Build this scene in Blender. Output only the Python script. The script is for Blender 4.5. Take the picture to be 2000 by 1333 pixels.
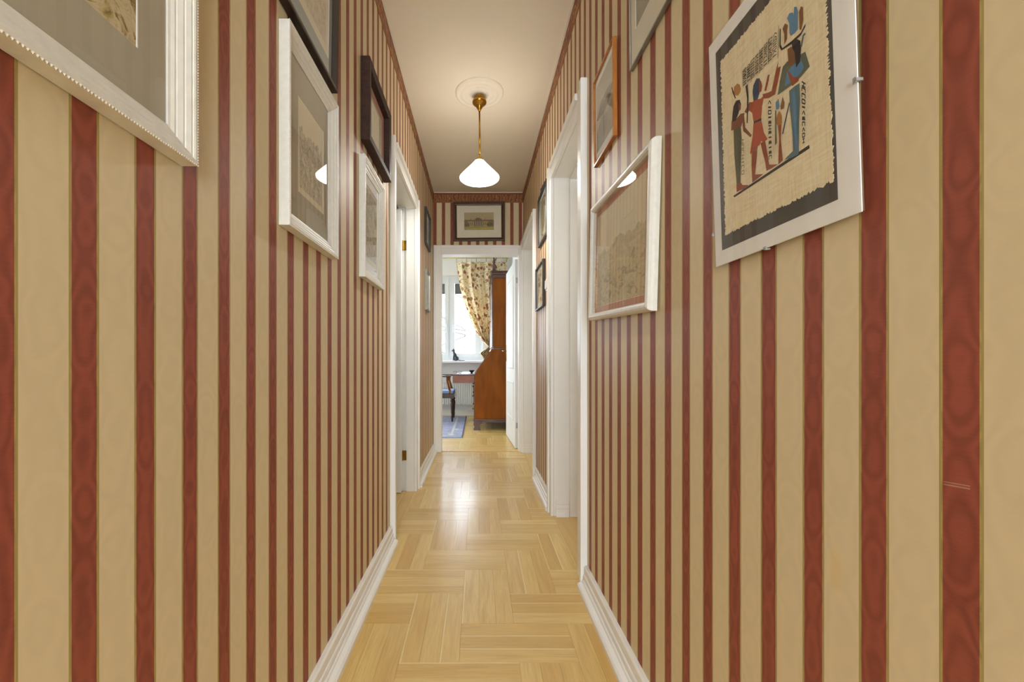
import bpy, bmesh, math, random
from mathutils import Vector, Matrix

for _o in list(bpy.data.objects):
    bpy.data.objects.remove(_o)
scene = bpy.context.scene
COL = scene.collection
PI = math.pi

# ------------------------------------------------------------------ camera
CAM_H = 0.969
cam_data = bpy.data.cameras.new('camera')
cam = bpy.data.objects.new('camera', cam_data)
COL.objects.link(cam)
cam.location = (0, 0, CAM_H)
cam.rotation_euler = (PI / 2, 0, 0)
cam_data.sensor_width = 36.0
cam_data.lens = 36.0 * 803 / 2000
cam_data.shift_x = (1000 - 934) / 2000
cam_data.shift_y = (700 - 666.5) / 2000
cam_data.clip_start = 0.02
scene.camera = cam

# ------------------------------------------------------------------ world, light, exposure
SKY = 15.0
LAMP_E = 13.0          # radiance of the milk-glass shades
LAMP_COL = (0.98, 1.0, 0.99)
BULB_E = 560.0         # radiance of the bulb inside the shade
world = bpy.data.worlds.new('overcast_sky')
scene.world = world
world.use_nodes = True
_bg = world.node_tree.nodes['Background']
_bg.inputs['Color'].default_value = (0.90, 1.01, 1.13, 1)
_bg.inputs['Strength'].default_value = SKY
scene.view_settings.view_transform = 'Standard'
scene.view_settings.look = 'None'
scene.view_settings.gamma = 1.0
scene.view_settings.use_curve_mapping = False
scene.view_settings.exposure = 0.0
scene.cycles.use_denoising = True
scene.cycles.max_bounces = 7
scene.cycles.diffuse_bounces = 4
scene.cycles.glossy_bounces = 4
scene.cycles.use_adaptive_sampling = True
scene.cycles.adaptive_threshold = 0.03
scene.cycles.transparent_max_bounces = 24
scene.cycles.sample_clamp_indirect = 8.0
scene.cycles.caustics_reflective = False
scene.cycles.caustics_refractive = False

# ------------------------------------------------------------------ dimensions (metres)
D = 0.463            # half width of the hall
L = 4.25             # distance to the end wall
HC = 2.684           # ceiling height
YB = -.70            # hall mouth; the room behind the viewer is added for its daylight
RY0, RY1 = 4.37, 6.95   # room beyond the end door
RX0, RX1 = -2.6, 0.56


# ------------------------------------------------------------------ helpers
def S(r, g, b, a=1.0):
    def f(c):
        c /= 255.0
        return c / 12.92 if c <= 0.04045 else ((c + 0.055) / 1.055) ** 2.4
    return (f(r), f(g), f(b), a)


def offset_of(o):
    v = Vector((0, 0, 0))
    while o is not None:
        v += o.location
        o = o.parent
    return v


def obj(name, bm, mat=None, parent=None, local=False, smooth=False):
    """link a bmesh as one object; coordinates are world ones unless local"""
    if isinstance(bm, bpy.types.Mesh):
        me = bm
    else:
        bmesh.ops.recalc_face_normals(bm, faces=bm.faces)
        me = bpy.data.meshes.new(name)
        bm.to_mesh(me)
        bm.free()
    if smooth:
        for p in me.polygons:
            p.use_smooth = True
    if mat:
        for m in (mat if isinstance(mat, (list, tuple)) else [mat]):
            me.materials.append(m)
    o = bpy.data.objects.new(name, me)
    COL.objects.link(o)
    if parent is not None:
        if not local:
            me.transform(Matrix.Translation(-offset_of(parent)))
        o.parent = parent
    return o


def empty(name, loc=(0, 0, 0)):
    o = bpy.data.objects.new(name, None)
    o.empty_display_size = 0.05
    o.location = loc
    COL.objects.link(o)
    return o


def tag(o, label=None, cat=None, group=None, kind=None):
    if label:
        o['label'] = label
    if cat:
        o['category'] = cat
    if group:
        o['group'] = group
    if kind:
        o['kind'] = kind
    return o


def box(bm, x0, x1, y0, y1, z0, z1, bev=0.0):
    x0, x1 = min(x0, x1), max(x0, x1)
    y0, y1 = min(y0, y1), max(y0, y1)
    z0, z1 = min(z0, z1), max(z0, z1)
    r = bmesh.ops.create_cube(bm, size=1.0)
    for v in r['verts']:
        v.co = Vector((x0 + (v.co.x + .5) * (x1 - x0), y0 + (v.co.y + .5) * (y1 - y0), z0 + (v.co.z + .5) * (z1 - z0)))
    if bev > 0:
        es = list({e for v in r['verts'] for e in v.link_edges})
        bmesh.ops.bevel(bm, geom=es, offset=bev, segments=2, affect='EDGES', profile=0.6)
    return bm


def newbox(*a, **k):
    return box(bmesh.new(), *a, **k)


def lathe(bm, prof, seg=32, c=(0, 0, 0), cap=True):
    rings = []
    for r, z in prof:
        if r < 1e-6:
            rings.append([bm.verts.new((c[0], c[1], c[2] + z))])
        else:
            rings.append([bm.verts.new((c[0] + r * math.cos(2 * PI * i / seg), c[1] + r * math.sin(2 * PI * i / seg), c[2] + z)) for i in range(seg)])
    for a, b in zip(rings, rings[1:]):
        for i in range(seg):
            j = (i + 1) % seg
            if len(a) == 1 and len(b) == 1:
                continue
            if len(a) == 1:
                bm.faces.new((a[0], b[i], b[j]))
            elif len(b) == 1:
                bm.faces.new((a[i], a[j], b[0]))
            else:
                bm.faces.new((a[i], a[j], b[j], b[i]))
    if cap:
        for rg in (rings[0], rings[-1]):
            if len(rg) > 2:
                bm.faces.new(rg)
    return bm


def tube(bm, pts, rad, seg=8):
    pts = [Vector(p) for p in pts]
    if not isinstance(rad, (list, tuple)):
        rad = [rad] * len(pts)
    rings = []
    up = Vector((0, 0, 1))
    for i, p in enumerate(pts):
        d = (pts[min(i + 1, len(pts) - 1)] - pts[max(i - 1, 0)]).normalized()
        ref = up if abs(d.dot(up)) < 0.95 else Vector((1, 0, 0))
        a = d.cross(ref).normalized()
        b = d.cross(a).normalized()
        rings.append([bm.verts.new(p + rad[i] * (math.cos(2 * PI * k / seg) * a + math.sin(2 * PI * k / seg) * b)) for k in range(seg)])
    for r0, r1 in zip(rings, rings[1:]):
        for k in range(seg):
            bm.faces.new((r0[k], r0[(k + 1) % seg], r1[(k + 1) % seg], r1[k]))
    bm.faces.new(rings[0])
    bm.faces.new(list(reversed(rings[-1])))
    return bm


def prism(bm, pts, mapper, d0, d1):
    """polygon (u,v) extruded between depths d0,d1; mapper(u,v,d)->xyz"""
    a = [bm.verts.new(mapper(u, v, d0)) for u, v in pts]
    b = [bm.verts.new(mapper(u, v, d1)) for u, v in pts]
    n = len(pts)
    bm.faces.new(a)
    bm.faces.new(list(reversed(b)))
    for i in range(n):
        bm.faces.new((a[i], b[i], b[(i + 1) % n], a[(i + 1) % n]))
    return bm


SIDE = {
    'L': (Vector((-D, 0, 0)), Vector((0, 1, 0)), Vector((1, 0, 0))),
    'R': (Vector((D, 0, 0)), Vector((0, 1, 0)), Vector((-1, 0, 0))),
    'F': (Vector((0, L, 0)), Vector((1, 0, 0)), Vector((0, -1, 0))),
}


def P(side, a, out, z):
    o, ad, od = SIDE[side]
    return o + ad * a + od * out + Vector((0, 0, z))


def sbox(bm, side, a0, a1, o0, o1, z0, z1, bev=0.0):
    p, q = P(side, a0, o0, z0), P(side, a1, o1, z1)
    return box(bm, p.x, q.x, p.y, q.y, p.z, q.z, bev)


# ------------------------------------------------------------------ materials
def _mat(name):
    m = bpy.data.materials.new(name)
    m.use_nodes = True
    nt = m.node_tree
    return m, nt, nt.nodes['Principled BSDF']


def nd(nt, typ, **kw):
    n = nt.nodes.new(typ)
    for k, v in kw.items():
        if k.startswith('i_'):
            key = k[2:]
            key = int(key) if key.isdigit() else key.replace('_', ' ')
            n.inputs[key].default_value = v
        else:
            setattr(n, k, v)
    return n


def mth(nt, op, a, b=None, c=None):
    n = nt.nodes.new('ShaderNodeMath')
    n.operation = op
    for i, v in enumerate((a, b, c)):
        if v is None:
            continue
        if isinstance(v, (int, float)):
            n.inputs[i].default_value = v
        else:
            nt.links.new(v, n.inputs[i])
    return n.outputs[0]


def mixc(nt, fac, a, b, blend='MIX'):
    n = nt.nodes.new('ShaderNodeMix')
    n.data_type = 'RGBA'
    n.blend_type = blend
    for sock, v in ((n.inputs[0], fac), (n.inputs[6], a), (n.inputs[7], b)):
        if hasattr(v, 'is_linked') or hasattr(v, 'links'):
            nt.links.new(v, sock)
        else:
            sock.default_value = v
    return n.outputs[2]


def coords(nt, kind='Object', scale=(1, 1, 1), loc=(0, 0, 0)):
    tc = nt.nodes.new('ShaderNodeTexCoord')
    mp = nd(nt, 'ShaderNodeMapping')
    mp.inputs['Scale'].default_value = scale
    mp.inputs['Location'].default_value = loc
    nt.links.new(tc.outputs[kind], mp.inputs['Vector'])
    return mp.outputs[0]


def noise(nt, vec, scale, detail=3, rough=.5, dist=0.0):
    n = nd(nt, 'ShaderNodeTexNoise', i_Scale=scale, i_Detail=detail, i_Roughness=rough, i_Distortion=dist)
    nt.links.new(vec, n.inputs['Vector'])
    return n.outputs['Fac']


def ramp(nt, fac, stops):
    n = nt.nodes.new('ShaderNodeValToRGB')
    e = n.color_ramp.elements
    while len(e) < len(stops):
        e.new(0.5)
    for i, (p, c) in enumerate(stops):
        e[i].position = p
        e[i].color = c
    nt.links.new(fac, n.inputs[0])
    return n.outputs[0]


def bump(nt, bsdf, h, strength=.2, dist=.002):
    b = nd(nt, 'ShaderNodeBump', i_Strength=strength, i_Distance=dist)
    nt.links.new(h, b.inputs['Height'])
    nt.links.new(b.outputs[0], bsdf.inputs['Normal'])


def simple(name, col, rough=.5, metal=0.0, var=.06, scale=18, bmp=0.0, coat=0.0, kind='Object'):
    m, nt, b = _mat(name)
    v = coords(nt, kind)
    f = noise(nt, v, scale, 4)
    c0 = tuple(x * (1 - var) for x in col[:3]) + (1,)
    c1 = tuple(min(1, x * (1 + var)) for x in col[:3]) + (1,)
    nt.links.new(ramp(nt, f, [(.3, c0), (.7, c1)]), b.inputs['Base Color'])
    b.inputs['Roughness'].default_value = rough
    b.inputs['Metallic'].default_value = metal
    b.inputs['Coat Weight'].default_value = coat
    if bmp:
        bump(nt, b, noise(nt, v, scale * 6, 3), bmp)
    return m


CREAM = S(215, 196, 156)
RED = S(144, 74, 56)
GOLD = S(168, 148, 88)


def wallpaper(name, axis, phase, period, redw=.385, wear=False):
    m, nt, b = _mat(name)
    tc = nt.nodes.new('ShaderNodeTexCoord')
    sp = nt.nodes.new('ShaderNodeSeparateXYZ')
    nt.links.new(tc.outputs['Object'], sp.inputs[0])
    t, z = sp.outputs[axis], sp.outputs[2]
    q = mth(nt, 'DIVIDE', mth(nt, 'SUBTRACT', t, phase), period)
    ph = mth(nt, 'FRACT', q)
    idx = mth(nt, 'FLOOR', q)
    isred = mth(nt, 'LESS_THAN', ph, redw)
    e = mth(nt, 'MINIMUM', mth(nt, 'MINIMUM', ph, mth(nt, 'SUBTRACT', 1.0, ph)), mth(nt, 'ABSOLUTE', mth(nt, 'SUBTRACT', ph, redw)))
    isgold = mth(nt, 'LESS_THAN', e, .019)
    cr = mth(nt, 'DIVIDE', mth(nt, 'SUBTRACT', ph, redw / 2), redw / 2)
    cc = mth(nt, 'DIVIDE', mth(nt, 'SUBTRACT', ph, (1 + redw) / 2), (1 - redw) / 2)
    c2 = mth(nt, 'ADD', mth(nt, 'MULTIPLY', isred, mth(nt, 'MULTIPLY', cr, cr)),
             mth(nt, 'MULTIPLY', mth(nt, 'SUBTRACT', 1.0, isred), mth(nt, 'MULTIPLY', cc, cc)))
    cb = nt.nodes.new('ShaderNodeCombineXYZ')
    nt.links.new(mth(nt, 'MULTIPLY', idx, 7.31), cb.inputs[0])
    nt.links.new(mth(nt, 'ADD', mth(nt, 'MULTIPLY', t, 5.0), mth(nt, 'MULTIPLY', isred, 3.7)), cb.inputs[1])
    nt.links.new(mth(nt, 'MULTIPLY', z, 8.0), cb.inputs[2])
    n1 = noise(nt, cb.outputs[0], 1.3, 2.0, .5)
    g = mth(nt, 'SINE', mth(nt, 'ADD', mth(nt, 'MULTIPLY', n1, 36.0), mth(nt, 'MULTIPLY', c2, 7.0)))
    v2 = coords(nt, 'Object', (60, 60, 520))
    n2 = noise(nt, v2, 1.0, 2)
    v3 = coords(nt, 'Object', (9, 9, 9))
    n3 = noise(nt, v3, 1.0, 3)
    k = mth(nt, 'ADD', mth(nt, 'MULTIPLY', g, .62),
            mth(nt, 'ADD', mth(nt, 'MULTIPLY', mth(nt, 'SUBTRACT', n2, .5), 1.1), mth(nt, 'MULTIPLY', mth(nt, 'SUBTRACT', n3, .5), 1.3)))
    amp = mth(nt, 'ADD', .032, mth(nt, 'MULTIPLY', isred, .19))
    fac = mth(nt, 'ADD', 1.0, mth(nt, 'MULTIPLY', k, amp))
    base = mixc(nt, isred, CREAM, RED)
    base = mixc(nt, isgold, base, GOLD)
    if wear:      # a scuff on a red stripe and a yellowed smear on a cream one
        def near(v, c, w):
            return mth(nt, 'LESS_THAN', mth(nt, 'ABSOLUTE', mth(nt, 'SUBTRACT', v, c)), w)
        slant = mth(nt, 'ADD', z, mth(nt, 'MULTIPLY', mth(nt, 'SUBTRACT', t, .398), .10))
        scuff = mth(nt, 'MULTIPLY', near(t, .398, .011), mth(nt, 'MAXIMUM', near(slant, .8446, .0007), near(slant, .8472, .0005)))
        base = mixc(nt, mth(nt, 'MULTIPLY', scuff, .38), base, S(206, 176, 160))
        ell = mth(nt, 'ADD', mth(nt, 'POWER', mth(nt, 'DIVIDE', mth(nt, 'SUBTRACT', t, .5327), .012), 2.0), mth(nt, 'POWER', mth(nt, 'DIVIDE', mth(nt, 'SUBTRACT', z, .697), .034), 2.0))
        smear = mth(nt, 'MULTIPLY', ramp_f(nt, mth(nt, 'ADD', ell, n3), 1.5, .9), .30)
        base = mixc(nt, mth(nt, 'MULTIPLY', smear, mth(nt, 'SUBTRACT', 1.0, isred)), base, S(222, 186, 110))
    vm = nt.nodes.new('ShaderNodeVectorMath')
    vm.operation = 'SCALE'
    nt.links.new(base, vm.inputs[0])
    nt.links.new(fac, vm.inputs['Scale'])
    nt.links.new(vm.outputs[0], b.inputs['Base Color'])
    b.inputs['Roughness'].default_value = .55
    b.inputs['Specular IOR Level'].default_value = .35

    return m


def border_mat():
    m, nt, b = _mat('wallpaper_border_print')
    v = coords(nt, 'Object', (1, 1, 1))
    w = nd(nt, 'ShaderNodeTexWave', i_Scale=9.0, i_Distortion=9.0, i_Detail=2.0)
    w.inputs['Detail Scale'].default_value = 1.6
    nt.links.new(v, w.inputs['Vector'])
    c = ramp(nt, w.outputs['Fac'], [(.2, S(118, 62, 32)), (.5, S(150, 96, 48)), (.75, S(180, 128, 66)), (.95, S(128, 74, 36))])
    sp = nt.nodes.new('ShaderNodeSeparateXYZ')
    nt.links.new(v, sp.inputs[0])
    top = mth(nt, 'GREATER_THAN', sp.outputs[2], HC - .022)
    bot = mth(nt, 'LESS_THAN', sp.outputs[2], HC - .098)
    c = mixc(nt, top, c, S(116, 58, 30))
    c = mixc(nt, bot, c, S(142, 92, 40))
    nt.links.new(c, b.inputs['Base Color'])
    b.inputs['Roughness'].default_value = .55
    return m


def plank_mat():
    m, nt, b = _mat('oak_parquet')
    oi = nt.nodes.new('ShaderNodeObjectInfo')
    tc = nt.nodes.new('ShaderNodeTexCoord')
    vm = nt.nodes.new('ShaderNodeVectorMath')
    vm.operation = 'ADD'
    nt.links.new(tc.outputs['Object'], vm.inputs[0])
    cb = nt.nodes.new('ShaderNodeCombineXYZ')
    nt.links.new(mth(nt, 'MULTIPLY', oi.outputs['Random'], 37.0), cb.inputs[0])
    nt.links.new(mth(nt, 'MULTIPLY', oi.outputs['Random'], 91.0), cb.inputs[1])
    nt.links.new(cb.outputs[0], vm.inputs[1])
    mp = nd(nt, 'ShaderNodeMapping')
    mp.inputs['Scale'].default_value = (2.2, 26, 1)
    nt.links.new(vm.outputs[0], mp.inputs['Vector'])
    g1 = noise(nt, mp.outputs[0], 1.4, 4, .6, .8)
    mp2 = nd(nt, 'ShaderNodeMapping')
    mp2.inputs['Scale'].default_value = (8, 260, 1)
    nt.links.new(vm.outputs[0], mp2.inputs['Vector'])
    g2 = noise(nt, mp2.outputs[0], 1.0, 2, .6)
    base = ramp(nt, oi.outputs['Random'], [(0.0, S(216, 176, 100)), (.25, S(228, 192, 114)), (.5, S(236, 206, 132)), (.75, S(230, 196, 122)), (1.0, S(220, 184, 110))])
    base = mixc(nt, mth(nt, 'MULTIPLY', ramp_f(nt, g1, .42, .70), .40), base, S(194, 146, 76))
    base = mixc(nt, mth(nt, 'MULTIPLY', ramp_f(nt, g2, .45, .75), .24), base, S(170, 124, 66))
    # pale sapwood along one edge of some boards
    sp = nt.nodes.new('ShaderNodeSeparateXYZ')
    nt.links.new(tc.outputs['Object'], sp.inputs[0])
    edge = mth(nt, 'ADD', sp.outputs[1], mth(nt, 'MULTIPLY', mth(nt, 'SUBTRACT', g1, .5), .012))
    sap = mth(nt, 'MULTIPLY', mth(nt, 'GREATER_THAN', edge, .0265), mth(nt, 'GREATER_THAN', mth(nt, 'FRACT', mth(nt, 'MULTIPLY', oi.outputs['Random'], 13.7)), .62))
    base = mixc(nt, mth(nt, 'MULTIPLY', sap, .7), base, S(246, 226, 168))
    nt.links.new(base, b.inputs['Base Color'])
    b.inputs['Roughness'].default_value = .40
    b.inputs['Coat Weight'].default_value = .30
    b.inputs['Coat Roughness'].default_value = .17

    return m


def ramp_f(nt, fac, a, b_):
    n = nt.nodes.new('ShaderNodeMapRange')
    n.clamp = True
    n.inputs['From Min'].default_value = a
    n.inputs['From Max'].default_value = b_
    nt.links.new(fac, n.inputs['Value'])
    return n.outputs[0]


def wood(name, c_dark, c_light, scale=(30, 30, 2), rough=.35, coat=.2, spec=.5):
    m, nt, b = _mat(name)
    v = coords(nt, 'Object', scale)
    f = noise(nt, v, 1.2, 5, .6, 1.2)
    nt.links.new(ramp(nt, f, [(.28, c_dark), (.72, c_light)]), b.inputs['Base Color'])
    b.inputs['Specular IOR Level'].default_value = spec
    b.inputs['Roughness'].default_value = rough
    b.inputs['Coat Weight'].default_value = coat
    return m


def glass_mat(name='picture_glass', tint=(1, 1, 1, 1), f0=.04):
    m = bpy.data.materials.new(name)
    m.use_nodes = True
    nt = m.node_tree
    nt.nodes.clear()
    out = nt.nodes.new('ShaderNodeOutputMaterial')
    tr = nd(nt, 'ShaderNodeBsdfTransparent')
    tr.inputs[0].default_value = tint
    gl = nd(nt, 'ShaderNodeBsdfGlossy', i_Roughness=0.0)
    lw = nd(nt, 'ShaderNodeLayerWeight', i_Blend=.5)
    p5 = mth(nt, 'POWER', lw.outputs['Facing'], 5.0)
    f = mth(nt, 'ADD', f0, mth(nt, 'MULTIPLY', p5, 1 - f0))
    mx = nt.nodes.new('ShaderNodeMixShader')
    nt.links.new(f, mx.inputs[0])
    nt.links.new(tr.outputs[0], mx.inputs[1])
    nt.links.new(gl.outputs[0], mx.inputs[2])
    nt.links.new(mx.outputs[0], out.inputs[0])
    return m


def print_mat(name='printed_artwork', rough=.7):
    m, nt, b = _mat(name)
    at = nd(nt, 'ShaderNodeVertexColor', layer_name='Col')
    v = coords(nt, 'Object')
    f = noise(nt, v, 160, 3)
    c = mixc(nt, .16, at.outputs[0], ramp(nt, f, [(.3, (.25, .25, .25, 1)), (.7, (1, 1, 1, 1))]), 'MULTIPLY')
    nt.links.new(c, b.inputs['Base Color'])
    b.inputs['Roughness'].default_value = rough
    return m


def etching_mat(name, paper, ink, horizon=.72, dens=.5, sx=10, sy=16):
    """pen drawing on paper: dense crossing strokes below a skyline (printed, flat)"""
    m, nt, b = _mat(name)
    tc = nt.nodes.new('ShaderNodeTexCoord')
    sp = nt.nodes.new('ShaderNodeSeparateXYZ')
    nt.links.new(tc.outputs['UV'], sp.inputs[0])
    sky = noise(nt, coords(nt, 'UV', (sx * .7, 1, 1)), 1.0, 3)
    line = mth(nt, 'ADD', horizon - .18, mth(nt, 'MULTIPLY', sky, .36))
    below = mth(nt, 'LESS_THAN', sp.outputs[1], line)
    n1 = noise(nt, coords(nt, 'UV', (sx, sy * .6, 1)), 1.0, 6, .75, 1.0)
    n2 = noise(nt, coords(nt, 'UV', (sx * 6, sy * 2.0, 1)), 1.0, 3, .6, .5)
    n3 = noise(nt, coords(nt, 'UV', (sx * 5, sy * 3.2, 1)), 1.0, 5, .7, 2.0)
    st = mth(nt, 'MULTIPLY', ramp_f(nt, n2, .47, .60), .55)
    fine = mth(nt, 'MULTIPLY', ramp_f(nt, mth(nt, 'ABSOLUTE', mth(nt, 'SUBTRACT', n3, .5)), .035, .0), .55)
    wash = mth(nt, 'MULTIPLY', ramp_f(nt, n1, .38, .62), .35)
    ed = mth(nt, 'MULTIPLY', below, mth(nt, 'MINIMUM', 1.0, mth(nt, 'ADD', wash, mth(nt, 'ADD', mth(nt, 'MULTIPLY', st, ramp_f(nt, n1, .34, .56)), fine))))
    marg = mth(nt, 'MULTIPLY', mth(nt, 'MULTIPLY', mth(nt, 'GREATER_THAN', sp.outputs[0], .06), mth(nt, 'LESS_THAN', sp.outputs[0], .94)),
               mth(nt, 'MULTIPLY', mth(nt, 'GREATER_THAN', sp.outputs[1], .07), mth(nt, 'LESS_THAN', sp.outputs[1], .95)))
    f = mth(nt, 'MULTIPLY', mth(nt, 'MULTIPLY', ed, marg), dens)
    nt.links.new(mixc(nt, f, paper, ink), b.inputs['Base Color'])
    b.inputs['Roughness'].default_value = .8
    return m


def blotch_mat(name, stops, sx=3, sy=3, dist=1.5, rough=.8):
    m, nt, b = _mat(name)
    f = noise(nt, coords(nt, 'UV', (sx, sy, 1)), 1.0, 6, .65, dist)
    nt.links.new(ramp(nt, f, stops), b.inputs['Base Color'])
    b.inputs['Roughness'].default_value = rough
    return m


def landscape_mat(name):
    m, nt, b = _mat(name)
    tc = nt.nodes.new('ShaderNodeTexCoord')
    sp = nt.nodes.new('ShaderNodeSeparateXYZ')
    nt.links.new(tc.outputs['UV'], sp.inputs[0])
    v = sp.outputs[1]
    r1 = mth(nt, 'ADD', .34, mth(nt, 'MULTIPLY', noise(nt, coords(nt, 'UV', (3, .6, 1)), 1.0, 5, .6), .55))
    r2 = mth(nt, 'ADD', .16, mth(nt, 'MULTIPLY', noise(nt, coords(nt, 'UV', (4, .5, 1), (5, 3, 0)), 1.0, 5, .6), .40))
    n = noise(nt, coords(nt, 'UV', (9, 14, 1)), 1.0, 6, .7, 1.0)
    sky = ramp(nt, n, [(.3, S(240, 226, 190)), (.7, S(246, 234, 202))])
    far = ramp(nt, n, [(.3, S(196, 182, 146)), (.6, S(232, 216, 174)), (.8, S(214, 200, 164))])
    near = ramp(nt, n, [(.3, S(150, 142, 120)), (.55, S(226, 208, 162)), (.75, S(178, 172, 148))])
    c = mixc(nt, mth(nt, 'LESS_THAN', v, r1), sky, far)
    c = mixc(nt, mth(nt, 'LESS_THAN', v, r2), c, near)
    nt.links.new(c, b.inputs['Base Color'])
    b.inputs['Roughness'].default_value = .8
    return m


def curtain_mat():
    m, nt, b = _mat('floral_cotton')
    v = coords(nt, 'UV', (1, 1, 1))
    vo = nd(nt, 'ShaderNodeTexVoronoi', i_Scale=13.0)
    nt.links.new(v, vo.inputs['Vector'])
    wob = noise(nt, v, 40, 2)
    dist = mth(nt, 'ADD', vo.outputs['Distance'], mth(nt, 'MULTIPLY', mth(nt, 'SUBTRACT', wob, .5), .22))
    sp = nt.nodes.new('ShaderNodeSeparateColor')
    nt.links.new(vo.outputs['Color'], sp.inputs[0])
    fl = ramp(nt, sp.outputs[0], [(0.0, S(196, 128, 90)), (.35, S(176, 104, 84)), (.6, S(206, 158, 102)), (.85, S(160, 124, 90))])
    isf = mth(nt, 'LESS_THAN', dist, .36)
    heart = mth(nt, 'LESS_THAN', dist, .1)
    vo2 = nd(nt, 'ShaderNodeTexVoronoi', i_Scale=27.0)
    nt.links.new(v, vo2.inputs['Vector'])
    isl = mth(nt, 'LESS_THAN', mth(nt, 'ADD', vo2.outputs['Distance'], mth(nt, 'MULTIPLY', mth(nt, 'SUBTRACT', wob, .5), .5)), .3)
    base = ramp(nt, noise(nt, v, 5, 3), [(.35, S(240, 220, 176)), (.65, S(246, 232, 198))])
    c = mixc(nt, mth(nt, 'MULTIPLY', isl, .75), base, S(148, 140, 96))
    c = mixc(nt, isf, c, fl)
    c = mixc(nt, heart, c, S(206, 170, 110))
    nt.links.new(c, b.inputs['Base Color'])
    b.inputs['Roughness'].default_value = .9
    ad = nt.nodes.new('ShaderNodeMixShader')
    tl = nt.nodes.new('ShaderNodeBsdfTranslucent')
    nt.links.new(c, tl.inputs[0])
    ad.inputs[0].default_value = .35
    out = nt.nodes['Material Output']
    nt.links.new(b.outputs[0], ad.inputs[1])
    nt.links.new(tl.outputs[0], ad.inputs[2])
    nt.links.new(ad.outputs[0], out.inputs[0])
    return m


def rug_mat():
    m, nt, b = _mat('woven_rug')
    tc = nt.nodes.new('ShaderNodeTexCoord')
    sp = nt.nodes.new('ShaderNodeSeparateXYZ')
    nt.links.new(tc.outputs['UV'], sp.inputs[0])
    u, v = sp.outputs[0], sp.outputs[1]
    e = mth(nt, 'MINIMUM', mth(nt, 'MINIMUM', u, mth(nt, 'SUBTRACT', 1.3, u)), mth(nt, 'MINIMUM', v, mth(nt, 'SUBTRACT', 1.85, v)))
    n = noise(nt, coords(nt, 'UV', (1, 1, 1)), 14, 4, .6, 1.0)
    c = ramp(nt, n, [(.3, S(142, 144, 164)), (.55, S(164, 166, 186)), (.75, S(190, 188, 194))])
    vo = nd(nt, 'ShaderNodeTexVoronoi', i_Scale=5.0)
    nt.links.new(coords(nt, 'UV'), vo.inputs['Vector'])
    c = mixc(nt, mth(nt, 'LESS_THAN', vo.outputs['Distance'], .2), c, S(206, 200, 190))
    band = mth(nt, 'MULTIPLY', mth(nt, 'LESS_THAN', e, .16), mth(nt, 'GREATER_THAN', e, .13))
    c = mixc(nt, band, c, S(200, 196, 190))
    c = mixc(nt, mth(nt, 'LESS_THAN', e, .015), c, S(100, 104, 128))
    nt.links.new(c, b.inputs['Base Color'])
    b.inputs['Roughness'].default_value = .95
    return m


def milk_mat(name='lit_milk_glass', strength=LAMP_E):
    m, nt, b = _mat(name)
    v = coords(nt, 'Object')
    c = ramp(nt, noise(nt, v, 6, 2), [(.3, tuple(LAMP_COL) + (1,)), (.7, (1.0, .98, .92, 1))])
    b.inputs['Base Color'].default_value = (.85, .82, .76, 1)
    nt.links.new(c, b.inputs['Emission Color'])
    b.inputs['Emission Strength'].default_value = strength
    b.inputs['Roughness'].default_value = .15
    return m


WP_L = wallpaper('striped_wallpaper_left', 1, .4665, .0886)
WP_R = wallpaper('striped_wallpaper_right', 1, .4115 - .385 * .0869, .0869, wear=True)
WP_F = wallpaper('striped_wallpaper_end', 0, -.3755, .0883)
BORDER = border_mat()
WHITE = simple('white_gloss_paint', S(243, 239, 231), .42, var=.02, scale=6)
CEIL = simple('ceiling_paint', S(228, 214, 190), .85, var=.015, scale=3)
PLASTER = simple('white_plaster', S(228, 214, 192), .8, var=.02)
ROOMWALL = simple('pale_room_paint', S(246, 245, 240), .8, var=.015, scale=3)
DOORW = simple('white_door_paint', S(240, 238, 232), .7, var=.015, scale=6)
OAK = plank_mat()
OAKB = wood('oak_underfloor', S(150, 110, 62), S(176, 132, 78), (20, 20, 2))
OAKT = wood('oak_threshold', S(214, 174, 106), S(228, 194, 128), (40, 2, 10), .45, .1)
BRASS = simple('aged_brass', S(176, 132, 52), .25, 1.0, .12, 40)
BRASSP = simple('polished_brass', S(196, 160, 90), .2, 1.0, .08, 40)
STEEL = simple('dull_steel', S(176, 174, 170), .5, .6, .08, 60)
GLASS = glass_mat()
MILK = milk_mat()
BULB = milk_mat('lit_bulb', BULB_E)

# ================================================================== the setting
def struct(name, bm, mat, parent=None, label=None):
    o = obj(name, bm, mat, parent)
    if parent is None:
        o['kind'] = 'structure'
    if label:
        o['label'] = label
    return o


# openings along the hall (clear width between the linings)
O1 = (2.225, 2.985)      # left, door open into a side room
O2 = (1.845, 2.52)        # right, deep doorway
O3 = (3.345, 4.19)       # right, beside the end wall
ZT1, ZT2 = 2.055, 2.075
OF = (-.381, .418)       # end wall door
ZTF = 2.041
TW = .12                 # wall thickness

bm = bmesh.new()
box(bm, -D - TW, -D, YB, O1[0] - .031, 0, HC)
box(bm, -D - TW, -D, O1[1] + .031, L, 0, HC)
box(bm, -D - TW, -D, O1[0] - .031, O1[1] + .031, ZT1 + .031, HC)
struct('wall_left', bm, WP_L)
TR = .30
bm = bmesh.new()
box(bm, D, D + TR, YB, O2[0] - .015, 0, HC)
box(bm, D, D + TR, O2[1] + .015, O3[0] - .015, 0, HC)
box(bm, D, D + TR, O3[1] + .015, L, 0, HC)
box(bm, D, D + TR, O2[0] - .015, O2[1] + .015, ZT2 + .015, HC)
box(bm, D, D + TR, O3[0] - .015, O3[1] + .015, ZT2 + .015, HC)
struct('wall_right', bm, WP_R)
bm = bmesh.new()
box(bm, RX0, OF[0] - .012, L, RY0, 0, HC)
box(bm, OF[1] + .012, RX1 + .2, L, RY0, 0, HC)
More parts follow.
